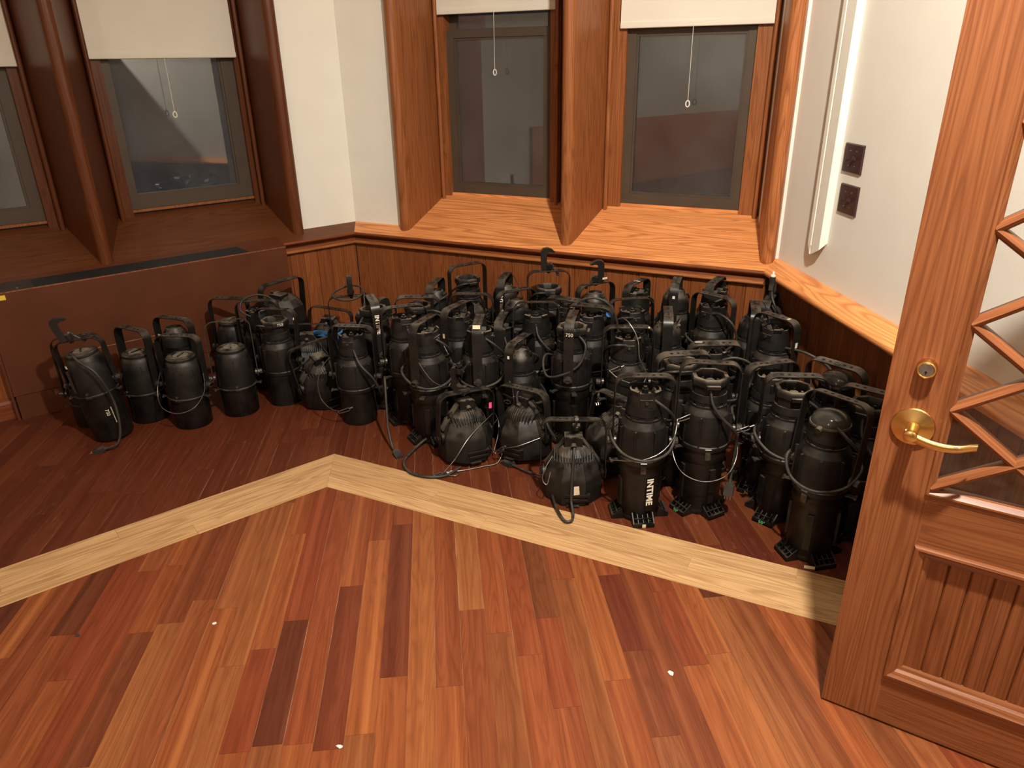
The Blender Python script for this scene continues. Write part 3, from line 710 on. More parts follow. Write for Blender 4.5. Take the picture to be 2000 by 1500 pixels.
def me_cap(kind):
    m = MB()
    if kind == 'notch':
        m.lathe([(.067, .226), (.066, .240), (.061, .270), (.058, .288), (.052, .290), (.050, .262), (.0, .258)], 20, cap=(True, False))
        for k in range(4):
            R = Matrix.Rotation(k * pi / 2 + pi / 4, 3, 'Z'); m.cbox(R @ Vector((.056, 0, .285)), .010, .034, .022, R @ Matrix.Rotation(.25, 3, 'Y'))
        for sx in (-1, 1): m.cbox((sx * .030, -.015, .282), .010, .03, .020, Matrix.Rotation(sx * .6, 3, 'Y'))
        m.cbox((0, -.058, .252), .046, .016, .030)
        m.cyl((0, 0, .255), (0, 0, .287), .012, 12); m.cyl((0, 0, .287), (0, 0, .297), .007, 8)
        m.cyl((0, -.064, .255), (0, -.073, .257), .006, 8)
    elif kind == 'ring':
        n = 8; m.lathe([(.065, .226), (.064, .252), (.073, .262), (.074, .284), (.070, .290), (.056, .290), (.052, .280), (.048, .252), (.0, .250)], n, ph=pi / 8, cap=(True, False))
        m.cyl((0, 0, .25), (0, 0, .270), .016, 10)
        for k in range(5):
            a = k * 2 * pi / 5; m.cyl((.026 * cos(a), .026 * sin(a), .25), (.030 * cos(a), .030 * sin(a), .272), .0055, 6)
        m.cbox((0, -.076, .268), .05, .012, .012)
    elif kind == 'dome':
        m.lathe([(.067, .226), (.067, .244), (.069, .250), (.067, .256)], 28, cap=(True, True))
        m.cur = 1; m.lathe([(.065, .250), (.064, .262), (.058, .278), (.046, .290), (.028, .297), (.010, .300)], 28)
        m.cur = 0; m.cyl((0, -.058, .250), (0, -.078, .244), .012, 10)
    else:   # 'hood' : rounded end cap with ribs
        m.lathe([(.067, .226), (.065, .245), (.059, .262), (.047, .276), (.040, .290), (.036, .292), (.033, .280), (0, .278)], 24, cap=(True, False))
        for k in range(6):
            R = Matrix.Rotation(k * pi / 3, 3, 'Z'); m.cbox(R @ Vector((.052, 0, .252)), .014, .005, .045, R @ Matrix.Rotation(-.25, 3, 'Y'))
        m.cyl((0, -.046, .268), (0, -.062, .272), .009, 10)
    return m.mesh('end_cap', [m_plast, m_gloss], 35)
def me_tube(h):     # lens tube hanging below the housing, length h
    m = MB(); m.lathe([(.084, -.006), (.086, -.012), (.086, -.050), (.0815, -.058), (.080, -.064), (.080, -h + .050), (.078, -h + .046), (.078, -h + .006), (.070, -h + .004)], 28)
    for k in range(4):
        R = Matrix.Rotation(k * pi / 2 + .35, 3, 'Z'); m.cbox(R @ Vector((.082, 0, -h * .5 - .01)), .012, .024, max(.04, h - .14), R)
    return m.mesh('lens_tube', m_tube, 35)
def me_barrel(h):   # short wide barrel, no frame holder
    m = MB(); m.lathe([(.086, -.004), (.0875, -.012), (.0865, -.02), (.0865, -h + .003), (.083, -h), (.078, -h), (.078, -h + .02)], 32, cap=(True, True))
    for k in range(6):
        R = Matrix.Rotation(k * pi / 3 + .2, 3, 'Z'); m.cbox(R @ Vector((.0865, 0, -h * .5 - .005)), .004, .006, h - .035, R)
    return m.mesh('lens_barrel', m_tube, 35)
def me_gel():
    m = MB(); m.lathe([(.077, .026), (.080, .018), (.078, .006), (.070, .006)], 24)
    for k in range(4):
        R = Matrix.Rotation(k * pi / 2 + pi / 4, 3, 'Z')
        def T(p): return tuple(R @ Vector(p))
        # sloping wing with two cheeks, ribs between them and a foot bar
        for sy in (-.040, .040):
            m.add([T((.066, sy - .002, 0)), T((.112, sy - .002, 0)), T((.112, sy - .002, .016)), T((.074, sy - .002, .046)), T((.066, sy + .002, 0)), T((.112, sy + .002, 0)), T((.112, sy + .002, .016)), T((.074, sy + .002, .046))],
                  [(0, 1, 2, 3), (7, 6, 5, 4), (0, 4, 5, 1), (1, 5, 6, 2), (2, 6, 7, 3), (3, 7, 4, 0)])
        for sy in (-.02, 0, .02):
            m.add([T((.070, sy - .0015, .006)), T((.108, sy - .0015, .006)), T((.108, sy - .0015, .014)), T((.074, sy - .0015, .040)), T((.070, sy + .0015, .006)), T((.108, sy + .0015, .006)), T((.108, sy + .0015, .014)), T((.074, sy + .0015, .040))],
                  [(0, 1, 2, 3), (7, 6, 5, 4), (0, 4, 5, 1), (1, 5, 6, 2), (2, 6, 7, 3), (3, 7, 4, 0)])
        m.cbox(R @ Vector((.110, 0, .009)), .008, .080, .018, R); m.cbox(R @ Vector((.092, 0, .003)), .044, .080, .006, R)
        m.cbox(R @ Vector((.092, 0, .028)), .004, .078, .003, R)
    return m.mesh('gel_frame_holder', m_tube, 35)
def yoke_path(w, H, r=.044):
    p = [(-w, -.02), (-w, H - r)]
    p += [(-w + r - r * cos(a), H - r + r * sin(a)) for a in [pi / 12 * i for i in range(1, 6)]] + [(-w + r, H)]
    q = [(-x, z) for x, z in p][::-1]
    return p + [(0, H)] + q
def me_yoke(w, H, wd=.044):
    m = MB(); m.strap(yoke_path(w, H), wd, .0042)
    m.cur = 1
    for x in (-.055, -.028, .028, .055): m.cyl((x, 0, H + .0018), (x, 0, H + .0027), .0062, 12)
    for z in (.03, .06, .09, H - .07):
        for sx in (-1, 1): m.cyl((sx * (w + .0018), 0, z), (sx * (w + .0027), 0, z), .0050, 10)
    m.cur = 2; m.lathe([(.012, H + .0015), (.012, H + .0035), (.007, H + .0035), (.007, H + .002)], 16)
    return m.mesh('yoke', [m_yoke, m_hole, m_scr], 40)
def me_knob(w):
    m = MB(); m.cyl((w - .012, 0, 0), (w + .004, 0, 0), .016, 14); m.cyl((w + .004, 0, 0), (w + .022, 0, 0), .013, 8); m.cbox((w + .016, 0, 0), .012, .036, .010)
    return m.mesh('yoke_knob', m_scr, 30)
def me_latch():
    m = MB(); m.cbox((0, -.0925, -.012), .020, .007, .034); m.cbox((0, -.097, -.004), .013, .005, .010); m.cyl((-.012, -.096, .016), (.012, -.096, .016), .003, 6)
    return m.mesh('latch', m_scr, 30)
def me_shutter():
    m = MB(); m.cbox((.108, 0, -.004), .034, .020, .0022); m.cbox((.124, 0, -.004), .008, .024, .008)
    return m.mesh('shutter_handle', m_scr, 30)
def me_clamp():
    m = MB()
    # a C-shaped casting, 26 mm thick, standing on its stem
    out = [(-.034, .010), (-.040, .018), (-.041, .098), (-.038, .112), (-.026, .122), (-.004, .124), (.016, .116), (.034, .100), (.024, .098), (.006, .102), (-.004, .100), (-.010, .092), (-.011, .040), (-.006, .034), (.020, .032), (.024, .020), (.018, .010)]
    n = len(out); th = .015
    m.add([(x, -th, z) for x, z in out] + [(x, th, z) for x, z in out], [tuple(range(n)), tuple(range(n, 2 * n))[::-1]] + [(i, n + i, n + (i + 1) % n, (i + 1) % n) for i in range(n)])
    m.lathe([(.018, .010), (.020, .018), (.020, .036), (.012, .039)], 16); m.cyl((0, 0, -.012), (0, 0, .022), .0085, 12); m.cyl((0, 0, -.002), (0, 0, .008), .014, 6)
    return m.mesh('clamp', m_yoke, 30)
def me_bolt():
    m = MB(); m.cyl((.014, 0, .030), (.050, 0, -.022), .0045, 8); m.cyl((.046, 0, -.016), (.054, 0, -.028), .009, 6); m.cyl((.006, 0, .042), (.020, 0, .022), .0095, 8)
    return m.mesh('clamp_bolt', m_scr, 30)
def me_plug():
    m = MB(); m.cbox((0, 0, -.032), .036, .020, .044); m.cbox((0, 0, -.006), .026, .017, .010); m.cyl((0, 0, -.004), (0, 0, .012), .0085, 10, .0065)
    m.cur = 1
    for x in (-.011, 0, .011): m.cyl((x, 0, -.054), (x, 0, -.070), .0024, 8)
    return m.mesh('plug', [m_cable, m_pin], 30)
CABLES = {  # paths in the fixture's frame, z measured from the housing base plane; last point carries the plug
    'ring': [(.03, -.05, .262), (.085, -.055, .22), (.115, .01, .15), (.06, .105, .105), (-.06, .105, .10), (-.122, .01, .095), (-.085, -.088, .06), (0, -.125, .045), (.088, -.085, .06), (.122, .01, .10), (.07, .10, .10), (.0, .125, .04), (-.02, .128, -.04)],
    'drop': [(0, -.060, .250), (.012, -.085, .20), (.052, -.098, .150), (.098, -.085, .100), (.116, -.05, .03), (.112, -.055, -.06), (.106, -.075, -.13)],
    'back': [(0, -.050, .262), (-.05, -.075, .275), (-.085, -.03, .25), (-.10, .05, .18), (-.06, .12, .08), (.02, .125, -.01)],
    'loop': [(.03, -.05, .262), (.085, -.065, .275), (.150, -.06, .24), (.165, -.04, .16), (.12, -.075, .10), (.03, -.118, .105), (-.06, -.105, .13), (-.118, -.03, .12), (-.115, .06, .06), (-.10, .085, -.03)],
    'high': [(-.02, -.050, .262), (-.075, -.05, .30), (-.06, -.02, .352), (.02, .0, .372), (.09, .02, .33), (.128, .03, .22), (.132, .02, .06), (.125, .01, -.05)],
    'sag': [(.02, -.052, .262), (.05, -.09, .22), (.02, -.108, .14), (-.055, -.10, .09), (-.118, -.04, .06), (-.13, .03, .10), (-.10, .09, .12), (0, .125, .06), (.10, .085, 0), (.118, .03, -.06)],
}
def me_cable(kind): return MB().tube(crom(CABLES[kind], 7), .0058, 8).mesh('power_cable', m_cable, 60)
SAFE = {
    'low': [(-.112, -.02, .07), (-.122, -.06, -.01), (-.085, -.115, -.075), (0, -.135, -.10), (.085, -.115, -.075), (.122, -.06, -.01), (.112, -.02, .07)],
    'vee': [(-.110, -.02, .17), (-.10, -.075, .09), (-.055, -.112, .045), (-.012, -.118, .035), (.04, -.115, .075), (.095, -.08, .10), (.115, -.02, .19)],
    'slant': [(-.125, -.06, .012), (-.02, -.12, .045), (.06, -.108, .075), (.112, -.055, .115), (.128, 0, .16)],
    'side': [(-.112, 0, .17), (-.150, -.04, .13), (-.178, -.06, .05), (-.165, -.08, -.03), (-.115, -.10, -.075), (-.07, -.11, -.085)],
    'over': [(-.03, .02, .372), (.0, -.03, .36), (.035, -.06, .30), (.045, -.085, .22), (.075, -.10, .15), (.05, -.118, .105), (-.04, -.112, .13), (-.085, -.085, .16)],
}
def me_safe(kind):
    return MB().tube(crom(SAFE[kind], 8), .0022, 6).mesh('safety_cable', m_wire, 60)
def me_carab():
    m = MB(); m.tube(crom([(0, 0, 0), (.012, 0, .002), (.050, 0, .014), (.058, 0, .006), (.050, 0, -.002), (.012, 0, -.010), (.002, 0, -.008)], 5, closed=True), .0026, 6, closed=True)
    m.cyl((.056, 0, .010), (.074, 0, .016), .0042, 8)
    return m.mesh('carabiner', m_wire, 60)
def text_mesh(name, s, size, mat, bold=.0):
    c = bpy.data.curves.new('lettering', 'FONT'); c.body = s; c.size = size; c.align_x = 'CENTER'; c.align_y = 'CENTER'; c.extrude = .0003; c.offset = bold; c.space_character = 1.05
    o = bpy.data.objects.new('lettering', c); COL.objects.link(o)
    dg = bpy.context.evaluated_depsgraph_get(); me = bpy.data.meshes.new_from_object(o.evaluated_get(dg)); me.name = name
    me.materials.clear(); me.materials.append(mat); bpy.data.objects.remove(o); return me
# cut-down letters of the strap and barrel stencil, read from top to bottom
def sticker(parent, name, sx, sz_, loc, mat, rz=0.0, rx=0.0, label=None):
    o = add(name, cached(('stk', sx, sz_, mat.name), lambda: MB().cbox((0, 0, 0), sx, .0012, sz_).mesh(name, mat)), parent, loc, (rx, 0, rz))
    if label: o['label'] = label
    return o

def foot(e, deg, w_, h_, mat, label):
    a = radians(deg); sticker(e, 'tape', w_, h_, (.1148 * sin(a), -.1148 * cos(a), .009), mat, rz=a, label=label)
def footl(e, deg, s, mat, label):
    a = radians(deg); lettering(e, s, .019, mat, (.1148 * sin(a), -.1148 * cos(a), .009), (radians(90), 0, a), label)
GRP = {'P': 'tall profile stage lights standing lens-down', 'S': 'short profile stage lights standing lens-down', 'D': 'smooth-shelled stage lights standing lens-down', 'Q': 'finned wash lights standing face-down'}
NAMES = {'P': 'profile_spotlight', 'S': 'profile_spotlight', 'D': 'smooth_spotlight', 'Q': 'finned_wash_light', 'X': 'floodlight'}
def profile(x, y, h, yaw, label, typ='P', cap='notch', cable='ring', safe=None, ytilt=0, yh=None, clamp=None, tilt=(0, 0), plug=True, spin=0.0, crz=0.0, yw=.113, gr=30):
    e = bpy.data.objects.new(NAMES[typ], None); COL.objects.link(e); e.location = (x, y, 0); e.rotation_euler = (radians(tilt[0]), radians(tilt[1]), radians(yaw))
    B = h - .295
    if tilt != (0, 0): e.location.z = .0765 * sin(radians(max(abs(tilt[0]), abs(tilt[1])))) + .001
    L = (0, 0, B)
    add('reflector_housing', cached('hs', me_housing), e, L, (0, 0, spin)); add('vent_collar', cached('vc', me_collar), e, L, (0, 0, spin))
    add('end_cap', cached(('cap', cap), lambda: me_cap(cap)), e, L, (0, 0, spin))
    if typ == 'P':
        add('lens_tube', cached(('tube', round(B, 3)), lambda: me_tube(B)), e, L, (0, 0, spin)); add('gel_frame_holder', cached('gel', me_gel), e, (0, 0, 0), (0, 0, radians(45 + gr - yaw)))
        add('latch', cached('lt', me_latch), e, L, (0, 0, spin))
    else:
        add('lens_barrel', cached(('bar', round(B, 3)), lambda: me_barrel(B)), e, L, (0, 0, spin))
    for r_ in (0.0, pi, 2.2): add('shutter_handle', cached('sh', me_shutter), e, L, (0, 0, spin + r_ + .25))
    pz = .07; H = (yh if yh is not None else (h + .045)) - (B + pz)
    yk = add('yoke', cached(('yk', yw, round(H, 3)), lambda: me_yoke(yw, H)), e, (0, 0, B + pz), (radians(ytilt), 0, 0))
    for s in (0, pi): add('yoke_knob', cached(('kn', yw), lambda: me_knob(yw)), e, (0, 0, B + pz), (0, 0, s))
    if clamp:
        cl = add('clamp', cached('cl', me_clamp), e, (clamp[0], -sin(radians(ytilt)) * H, B + pz + cos(radians(ytilt)) * H), (radians(clamp[2]), radians(clamp[3]), radians(clamp[1])))
        add('clamp_bolt', cached('bo', me_bolt), cl)
    if cable:
        cb = add('power_cable', cached(('cb', cable), lambda: me_cable(cable)), e, L, (0, 0, crz))
        if plug:
            a, b_ = Vector(CABLES[cable][-2]), Vector(CABLES[cable][-1]); q = (b_ - a).to_track_quat('-Z', 'Y')
            o = add('plug', cached('pl', me_plug), cb, b_); o.rotation_euler = q.to_euler()
    if safe:
        sc = add('safety_cable', cached(('sf', safe), lambda: me_safe(safe)), e, L)
        p = SAFE[safe]; mid = p[len(p) // 2] if safe == 'vee' else p[-1]
        add('carabiner', cached('ca', me_carab), sc, mid, (0, 0, .3))
    tag(e, label, 'stage light', GRP[typ]); return e, B
def smooth(x, y, h, yaw, label, safe=None, ytilt=0, yH=.145, spin=0.0, latch=True, tilt=(0, 0)):
    e = bpy.data.objects.new('smooth_spotlight', None); COL.objects.link(e); e.location = (x, y, .0015 if tilt != (0, 0) else 0); e.rotation_euler = (radians(tilt[0]), radians(tilt[1]), radians(yaw))
    b = h - .215
    def shell():
        m = MB(); m.lathe([(.090, b - .004), (.099, b), (.099, b + .006), (.095, b + .010), (.094, b + .06), (.090, b + .12), (.080, b + .17), (.073, b + .188), (.068, b + .192), (.072, b + .196), (.071, b + .205), (.064, b + .211)], 32)
        for k in range(6):
            R = Matrix.Rotation(k * pi / 3 + .5, 3, 'Z'); m.cbox(R @ Vector((.089, 0, b + .09)), .008, .004, .13, R @ Matrix.Rotation(-.09, 3, 'Y'))
        return m.mesh('shell', m_body, 35)
    def barrel():
        m = MB(); m.lathe([(.092, b), (.0905, b - .02), (.0905, .004), (.088, 0), (.082, 0), (.082, .02)], 32)
        for k in range(5):
            R = Matrix.Rotation(k * 2 * pi / 5 + .9, 3, 'Z'); m.cbox(R @ Vector((.0905, 0, b * .5)), .004, .005, b - .02, R)
        return m.mesh('lens_barrel', m_tube, 35)
    def endp():
        m = MB(); m.lathe([(.060, b + .205), (.060, b + .212), (.040, b + .214), (.038, b + .210), (.034, b + .210)], 28)
        m.cur = 1; m.lathe([(.037, b + .2105), (.036, b + .2125), (.0, b + .2128)], 28, cap=(False, False)); m.cur = 0; m.cbox((0, 0, b + .215), .008, .055, .005)
        for k in range(3): m.cbox((.052, -.02 + k * .014, b + .2135), .016, .003, .003)
        return m.mesh('end_plate', [m_plast, m_lens], 35)
    add('shell', cached(('dsh', round(h, 3)), shell), e, rot=(0, 0, spin)); add('lens_barrel', cached(('dba', round(h, 3)), barrel), e, rot=(0, 0, spin)); add('end_plate', cached(('den', round(h, 3)), endp), e, rot=(0, 0, spin))
    if latch:
        def lt():
            m = MB(); m.cbox((0, -.100, b + .004), .026, .008, .010, Matrix.Rotation(.5, 3, 'X')); m.cyl((-.004, -.094, b + .024), (-.004, -.103, b + .024), .006, 10); return m.mesh('latch', m_scr, 30)
        add('latch', cached(('dlt', round(h, 3)), lt), e)
    add('shutter_handle', cached('sh', me_shutter), e, (-.006, 0, b + .006), (0, 0, -.15)); add('shutter_handle', cached('sh', me_shutter), e, (.006, 0, b + .006), (0, 0, pi + .3))
    pz = b + .055; H = h + yH - pz
    add('yoke', cached(('yk', .110, round(H, 3)), lambda: me_yoke(.110, H)), e, (0, 0, pz), (radians(ytilt), 0, 0))
    for s in (0, pi): add('yoke_knob', cached(('kn', .110), lambda: me_knob(.110)), e, (0, 0, pz), (0, 0, s))
    if safe: add('safety_cable', cached(('sf', safe), lambda: me_safe(safe)), e, (0, 0, b + .055))
    tag(e, label, 'stage light', GRP['D']); return e
def finned(x, y, yaw, label, tilt=(0, 0), ytilt=0, clamp=None, cable=None, safe=None, z=0.0, yH=.215, scale=1.0):
    e = bpy.data.objects.new('finned_wash_light', None); COL.objects.link(e); e.rotation_euler = (radians(tilt[0]), radians(tilt[1]), radians(yaw))
    lift = .112 * (sin(radians(abs(tilt[0]))) + sin(radians(abs(tilt[1])))); e.location = (x, y, z + lift); e.scale = (scale,) * 3
    def shell():
        m = MB(); m.lathe([(.112, 0), (.125, .006), (.127, .105), (.121, .125), (.104, .165), (.094, .182)], 8, ph=pi / 8)
        return m.mesh('shell', m_body, 25)
    def fins():
        m = MB(); m.lathe([(.092, .172), (.080, .205), (.055, .228), (.030, .236)], 16)
        for i in range(-7, 8):
            xx = i * .0112; yy = sqrt(max(.0001, .096 ** 2 - xx ** 2)); pts = []
            for t in range(11):
                a = pi * t / 10; pts.append((xx, -yy * cos(a), .160 + (.090 - .03 * abs(i) / 7) * sin(a) ** .8 * (.55 + .45 * yy / .1)))
            n = len(pts); v = [(p[0] - .0014, p[1], p[2]) for p in pts] + [(p[0] + .0014, p[1], p[2]) for p in pts]
            m.add(v, [tuple(range(n)), tuple(range(n, 2 * n))[::-1]] + [(k, n + k, n + (k + 1) % n, (k + 1) % n) for k in range(n)])
        return m.mesh('cooling_fins', m_body)
    def box():
        m = MB(); m.cbox((0, 0, .252), .074, .066, .034); m.cbox((0, -.030, .268), .060, .010, .010); m.cyl((0, -.030, .268), (0, -.030, .278), .008, 6); m.cyl((0, -.036, .245), (0, -.052, .238), .0115, 10)
        for sx in (-1, 1): m.add([(sx * .036, -.02, .25), (sx * .036, .02, .25), (sx * .112, .02, .135), (sx * .112, -.02, .135), (sx * .036, -.02, .258), (sx * .036, .02, .258), (sx * .118, .02, .143), (sx * .118, -.02, .143)], [(0, 1, 2, 3), (7, 6, 5, 4), (0, 4, 5, 1), (1, 5, 6, 2), (2, 6, 7, 3), (3, 7, 4, 0)])
        return m.mesh('terminal_box', m_plast, 30)
    def louv():
        m = MB()
        for k, zz in enumerate((.030, .052)): m.cbox((.012, -.1165, zz), .088 + .02 * k, .012, .010); 
        m.cbox((.062, -.112, .041), .012, .014, .036)
        return m.mesh('vent_louvres', m_tube, 30)
    add('shell', cached('qs', shell), e); add('cooling_fins', cached('qf', fins), e); add('terminal_box', cached('qb', box), e); add('vent_louvres', cached('ql', louv), e)
    def feet():
        m = MB()
        for k in range(3):
            R = Matrix.Rotation(k * 2 * pi / 3 + .5, 3, 'Z'); m.cbox(R @ Vector((.118, 0, .006)), .022, .052, .004, R)
        return m.mesh('lens_clip', m_tube)
    add('lens_clip', cached('qc', feet), e)
    def disc():
        m = MB(); m.cyl((.108, 0, .10), (.126, 0, .10), .032, 20); m.cyl((.126, 0, .10), (.140, 0, .10), .014, 8); return m.mesh('yoke_knob', m_tube, 30)
    for s in (0, pi): add('yoke_knob', cached('qk', disc), e, rot=(0, 0, s))
    yk = add('yoke', cached(('yk', .134, yH), lambda: me_yoke(.134, yH)), e, (0, 0, .10), (radians(ytilt), 0, 0))
    if clamp:
        cl = add('clamp', cached('cl', me_clamp), e, (clamp[0], -sin(radians(ytilt)) * yH, .10 + cos(radians(ytilt)) * yH), (radians(clamp[2]), radians(clamp[3]), radians(clamp[1]))); add('clamp_bolt', cached('bo', me_bolt), cl)
    if cable:
        cb = add('power_cable', MB().tube(crom(cable, 8), .0058, 8).mesh('power_cable', m_cable, 60), e)
    if safe: add('safety_cable', MB().tube(crom(safe, 8), .0022, 6).mesh('safety_cable', m_wire, 60), e)
    tag(e, label, 'stage light', GRP['Q']); return e
def world_cable(e, name, pts, r, mat, plug=None, plug_rot=(0, 0, 0)):
    """a cable lying in the room, still a part of its light"""
    bpy.context.view_layer.update(); inv = e.matrix_world.inverted()
    o = add(name, MB().tube(crom([inv @ Vector(p) for p in pts], 9), r, 8).mesh(name, mat, 60), e)
    if plug:
        p = add('plug', cached('pl', me_plug), o, inv @ Vector(pts[-1])); d = (Vector(pts[-1]) - Vector(pts[-2])); d = inv.to_3x3() @ d
        p.rotation_euler = d.to_track_quat('-Z', 'Y').to_euler()
    return o
def lettering(parent, s, size, mat, loc, rot, label, cond=.0):
    o = add('lettering', cached(('txt', s, size, mat.name), lambda: text_mesh('lettering', s, size, mat, cond)), parent, loc, rot); o['label'] = label; return o

# ------------------------------------------------------------------ stage lights: front row
e, B = profile(.500, 2.500, .555, -4, 'front profile light at the oak strip, white stencil running down its lens tube', cap='notch', cable='ring', safe='slant', gr=3)
lettering(e, 'INTIME', .036, m_w, (.0300, -.0835, .145), (radians(90), radians(90), radians(20)), 'white stencilled lettering', .0012)
foot(e, 3 + 4, .014, .014, m_bt, 'torn yellow tape')
e, B = profile(.753, 2.545, .585, -10, 'profile light second along the front, green figures on its foot, plug hanging in front', cap='ring', cable='drop', spin=.1, safe='low', gr=28)
footl(e, -62 + 10, '50°', m_gr, 'green figures')
e, B = profile(1.045, 2.700, .515, 14, 'profile light in the gap behind the second front one, yellow figures on its frame holder', cap='notch', cable='sag', spin=-.2, gr=-40)
footl(e, -40 - 14, '36', m_yellow, 'yellow figures')
e, B = profile(1.050, 2.475, .560, -6, 'profile light with octagonal open end ring, directly behind the tallest-looking domed one', cap='ring', cable='ring', ytilt=2, gr=-46)
footl(e, -46 + 6, '50°', m_gr, 'green figures')
e, B = profile(1.085, 2.225, .575, -52, 'nearest profile light at the right front, glossy dome on top, cable hooped round it', cap='dome', cable='ring', ytilt=-8, crz=.3, yw=.116, gr=12)
foot(e, 12 + 22, .036, .012, m_bt, 'beige tape')
e, B = profile(1.262, 2.590, .560, -50, 'profile light with glossy dome under a broad perforated strap, next to the dark right wainscot', cap='dome', cable='back', ytilt=6)
e, B = profile(1.275, 2.345, .550, -42, 'rightmost profile light, half hidden behind the free edge of the door', cap='ring', cable='drop', ytilt=0)
# ------------------------------------------------------------------ right block
e, B = profile(.690, 2.760, .555, 6, 'profile light with octagonal end ring and white numerals on its strap, behind the front pair', cap='ring', cable='back', ytilt=8)
lettering(e, '750', .020, m_w, (.1165, -.012, .50), (radians(90), 0, radians(62)), 'white numerals')
e, B = profile(.850, 2.880, .555, 0, 'profile light with a scrap of pale tape on its strap, middle of the right block', cap='notch', cable='loop', ytilt=10)
sticker(e, 'tape', .030, .012, (-.075, -.045, .602), m_w, rx=radians(80), label='scrap of white tape')
e, B = profile(.520, 3.060, .555, -3, 'profile light with a loose silver safety wire looped over its strap, centre of the pack', cap='notch', cable='back', safe='over', ytilt=3)
sticker(e, 'tape', .022, .020, (.080, -.020, .598), m_bt, rx=radians(88), label='torn beige tape')
e, B = profile(.280, 3.170, .570, 78, 'profile light seen strap-edge on with white numerals on the cap, above the clamped wash light', cap='ring', cable='sag', ytilt=0, crz=-1.3)
lettering(e, '750', .022, m_w, (-.1165, -.002, .560), (radians(90), 0, radians(-90)), 'white numerals')
e, B = profile(.730, 3.235, .560, 80, 'profile light with its glossy strap turned edge-on, near the middle of the right block', cap='hood', cable='loop')
e, B = profile(1.205, 3.135, .560, -58, 'profile light beside the right wainscot, fat grey cable looping out to its plug', cap='notch', cable=None, ytilt=0)
sticker(e, 'tape', .012, .020, (.060, .0, .6085), m_bt, rx=radians(90), label='beige tape'); sticker(e, 'tape', .014, .024, (.1165, .0, .500), m_w, rz=radians(90), label='white tape')
world_cable(e, 'power_cable', [(1.22, 3.10, .47), (1.30, 2.99, .48), (1.385, 2.93, .43), (1.385, 2.90, .36), (1.30, 2.92, .32), (1.19, 2.98, .33), (1.14, 2.96, .30), (1.22, 2.89, .335), (1.262, 2.875, .335)], .0062, m_cable, plug=True)
e, B = profile(.988, 3.410, .580, -48, 'profile light with a broad twisted strap, second row from the back wall towards the right', cap='notch', cable='loop')
e, B = profile(1.165, 3.330, .550, 75, 'profile light with thin silver wire down its strap, right of the twisted-strap one', cap='hood', cable='ring', safe='over')
e, B = profile(.600, 3.450, .550, 8, 'profile light with a blue tape patch on its strap, second from the back wall', cap='notch', cable='back', ytilt=-6)
sticker(e, 'tape', .034, .024, (-.117, -.012, .530), m_bl, rz=radians(-20), label='blue tape')
e, B = profile(.392, 3.395, .550, -22, 'profile light with dusty notched cap and wide strap, behind the one marked with numerals', cap='notch', cable='high', ytilt=5)
# back row, against the wainscot
e, B = profile(.205, 3.80, .575, 4, 'back-row profile light with an upright C-clamp rising above the chair moulding', cap='ring', cable='back', yh=.655, clamp=(0, 0, 0, 0))
e, B = profile(.448, 3.720, .560, 30, 'back-row profile light with a C-clamp facing left and cream tape on its bolt', cap='hood', cable='sag', clamp=(.0, 150, 0, 0))
sticker(e, 'tape', .030, .010, (.02, -.05, .64), m_bt, label='cream tape')
e, B = profile(.298, 3.575, .540, -30, 'profile light with dusty cup cap, in front of the two clamped ones at the back', cap='notch', cable='loop', ytilt=10)
e, B = profile(.665, 3.720, .565, 52, 'back-row profile light with white tape on the top of its angled strap', cap='notch', cable='ring')
sticker(e, 'tape', .016, .030, (.0, 0, .6125), m_w, rx=radians(90), label='white tape')
e, B = profile(.850, 3.620, .600, 72, 'back-row profile light with narrow glossy strap carrying a white square', cap='hood', cable='ring')
sticker(e, 'tape', .012, .014, (-.117, 0, .585), m_w, rz=radians(90), label='white square')
e, B = profile(1.045, 3.600, .600, 58, 'back-row profile light whose strap leans right, last but one before the wall corner', cap='notch', cable='back')
e, B = profile(1.285, 3.475, .545, 60, 'profile light in the right wall corner, ribbed bolt with pale tip on top', cap='dome', cable='high', plug=False)
sticker(e, 'tape', .014, .022, (-.117, 0, .50), m_w, rz=radians(90), label='white tape')
b_ = MB(); b_.cyl((0, 0, .586), (0, 0, .630), .0075, 10); b_.cbox((0, 0, .640), .034, .022, .026); b_.cbox((.012, 0, .662), .014, .020, .030)
b_ = put('clamp_bolt', b_, m_scr, e, smooth=30)
g_ = MB(); g_.lathe([(.011, .650)] + [(r_, .652 + .004 * k + dz) for k in range(10) for r_, dz in ((.0145, 0), (.0145, .002), (.0115, .003))] + [(.010, .694)], 14)
put('ribbed_grip', g_, m_cable, b_, smooth=20)
put('bolt_tip', MB().lathe([(.0125, .694), (.0125, .700), (.006, .706), (.0055, .716), (.003, .720)], 12), m_w, b_, smooth=30)['label'] = 'pale worn tip'
e, B = profile(.125, 3.430, .545, -3, 'profile light with open end cap showing its contacts, left of the one marked with numerals', cap='notch', cable='drop', ytilt=-8)
e, B = profile(.030, 3.720, .530, 30, 'low profile light in the back row between the clamped and the stencilled ones', cap='hood', cable='back')
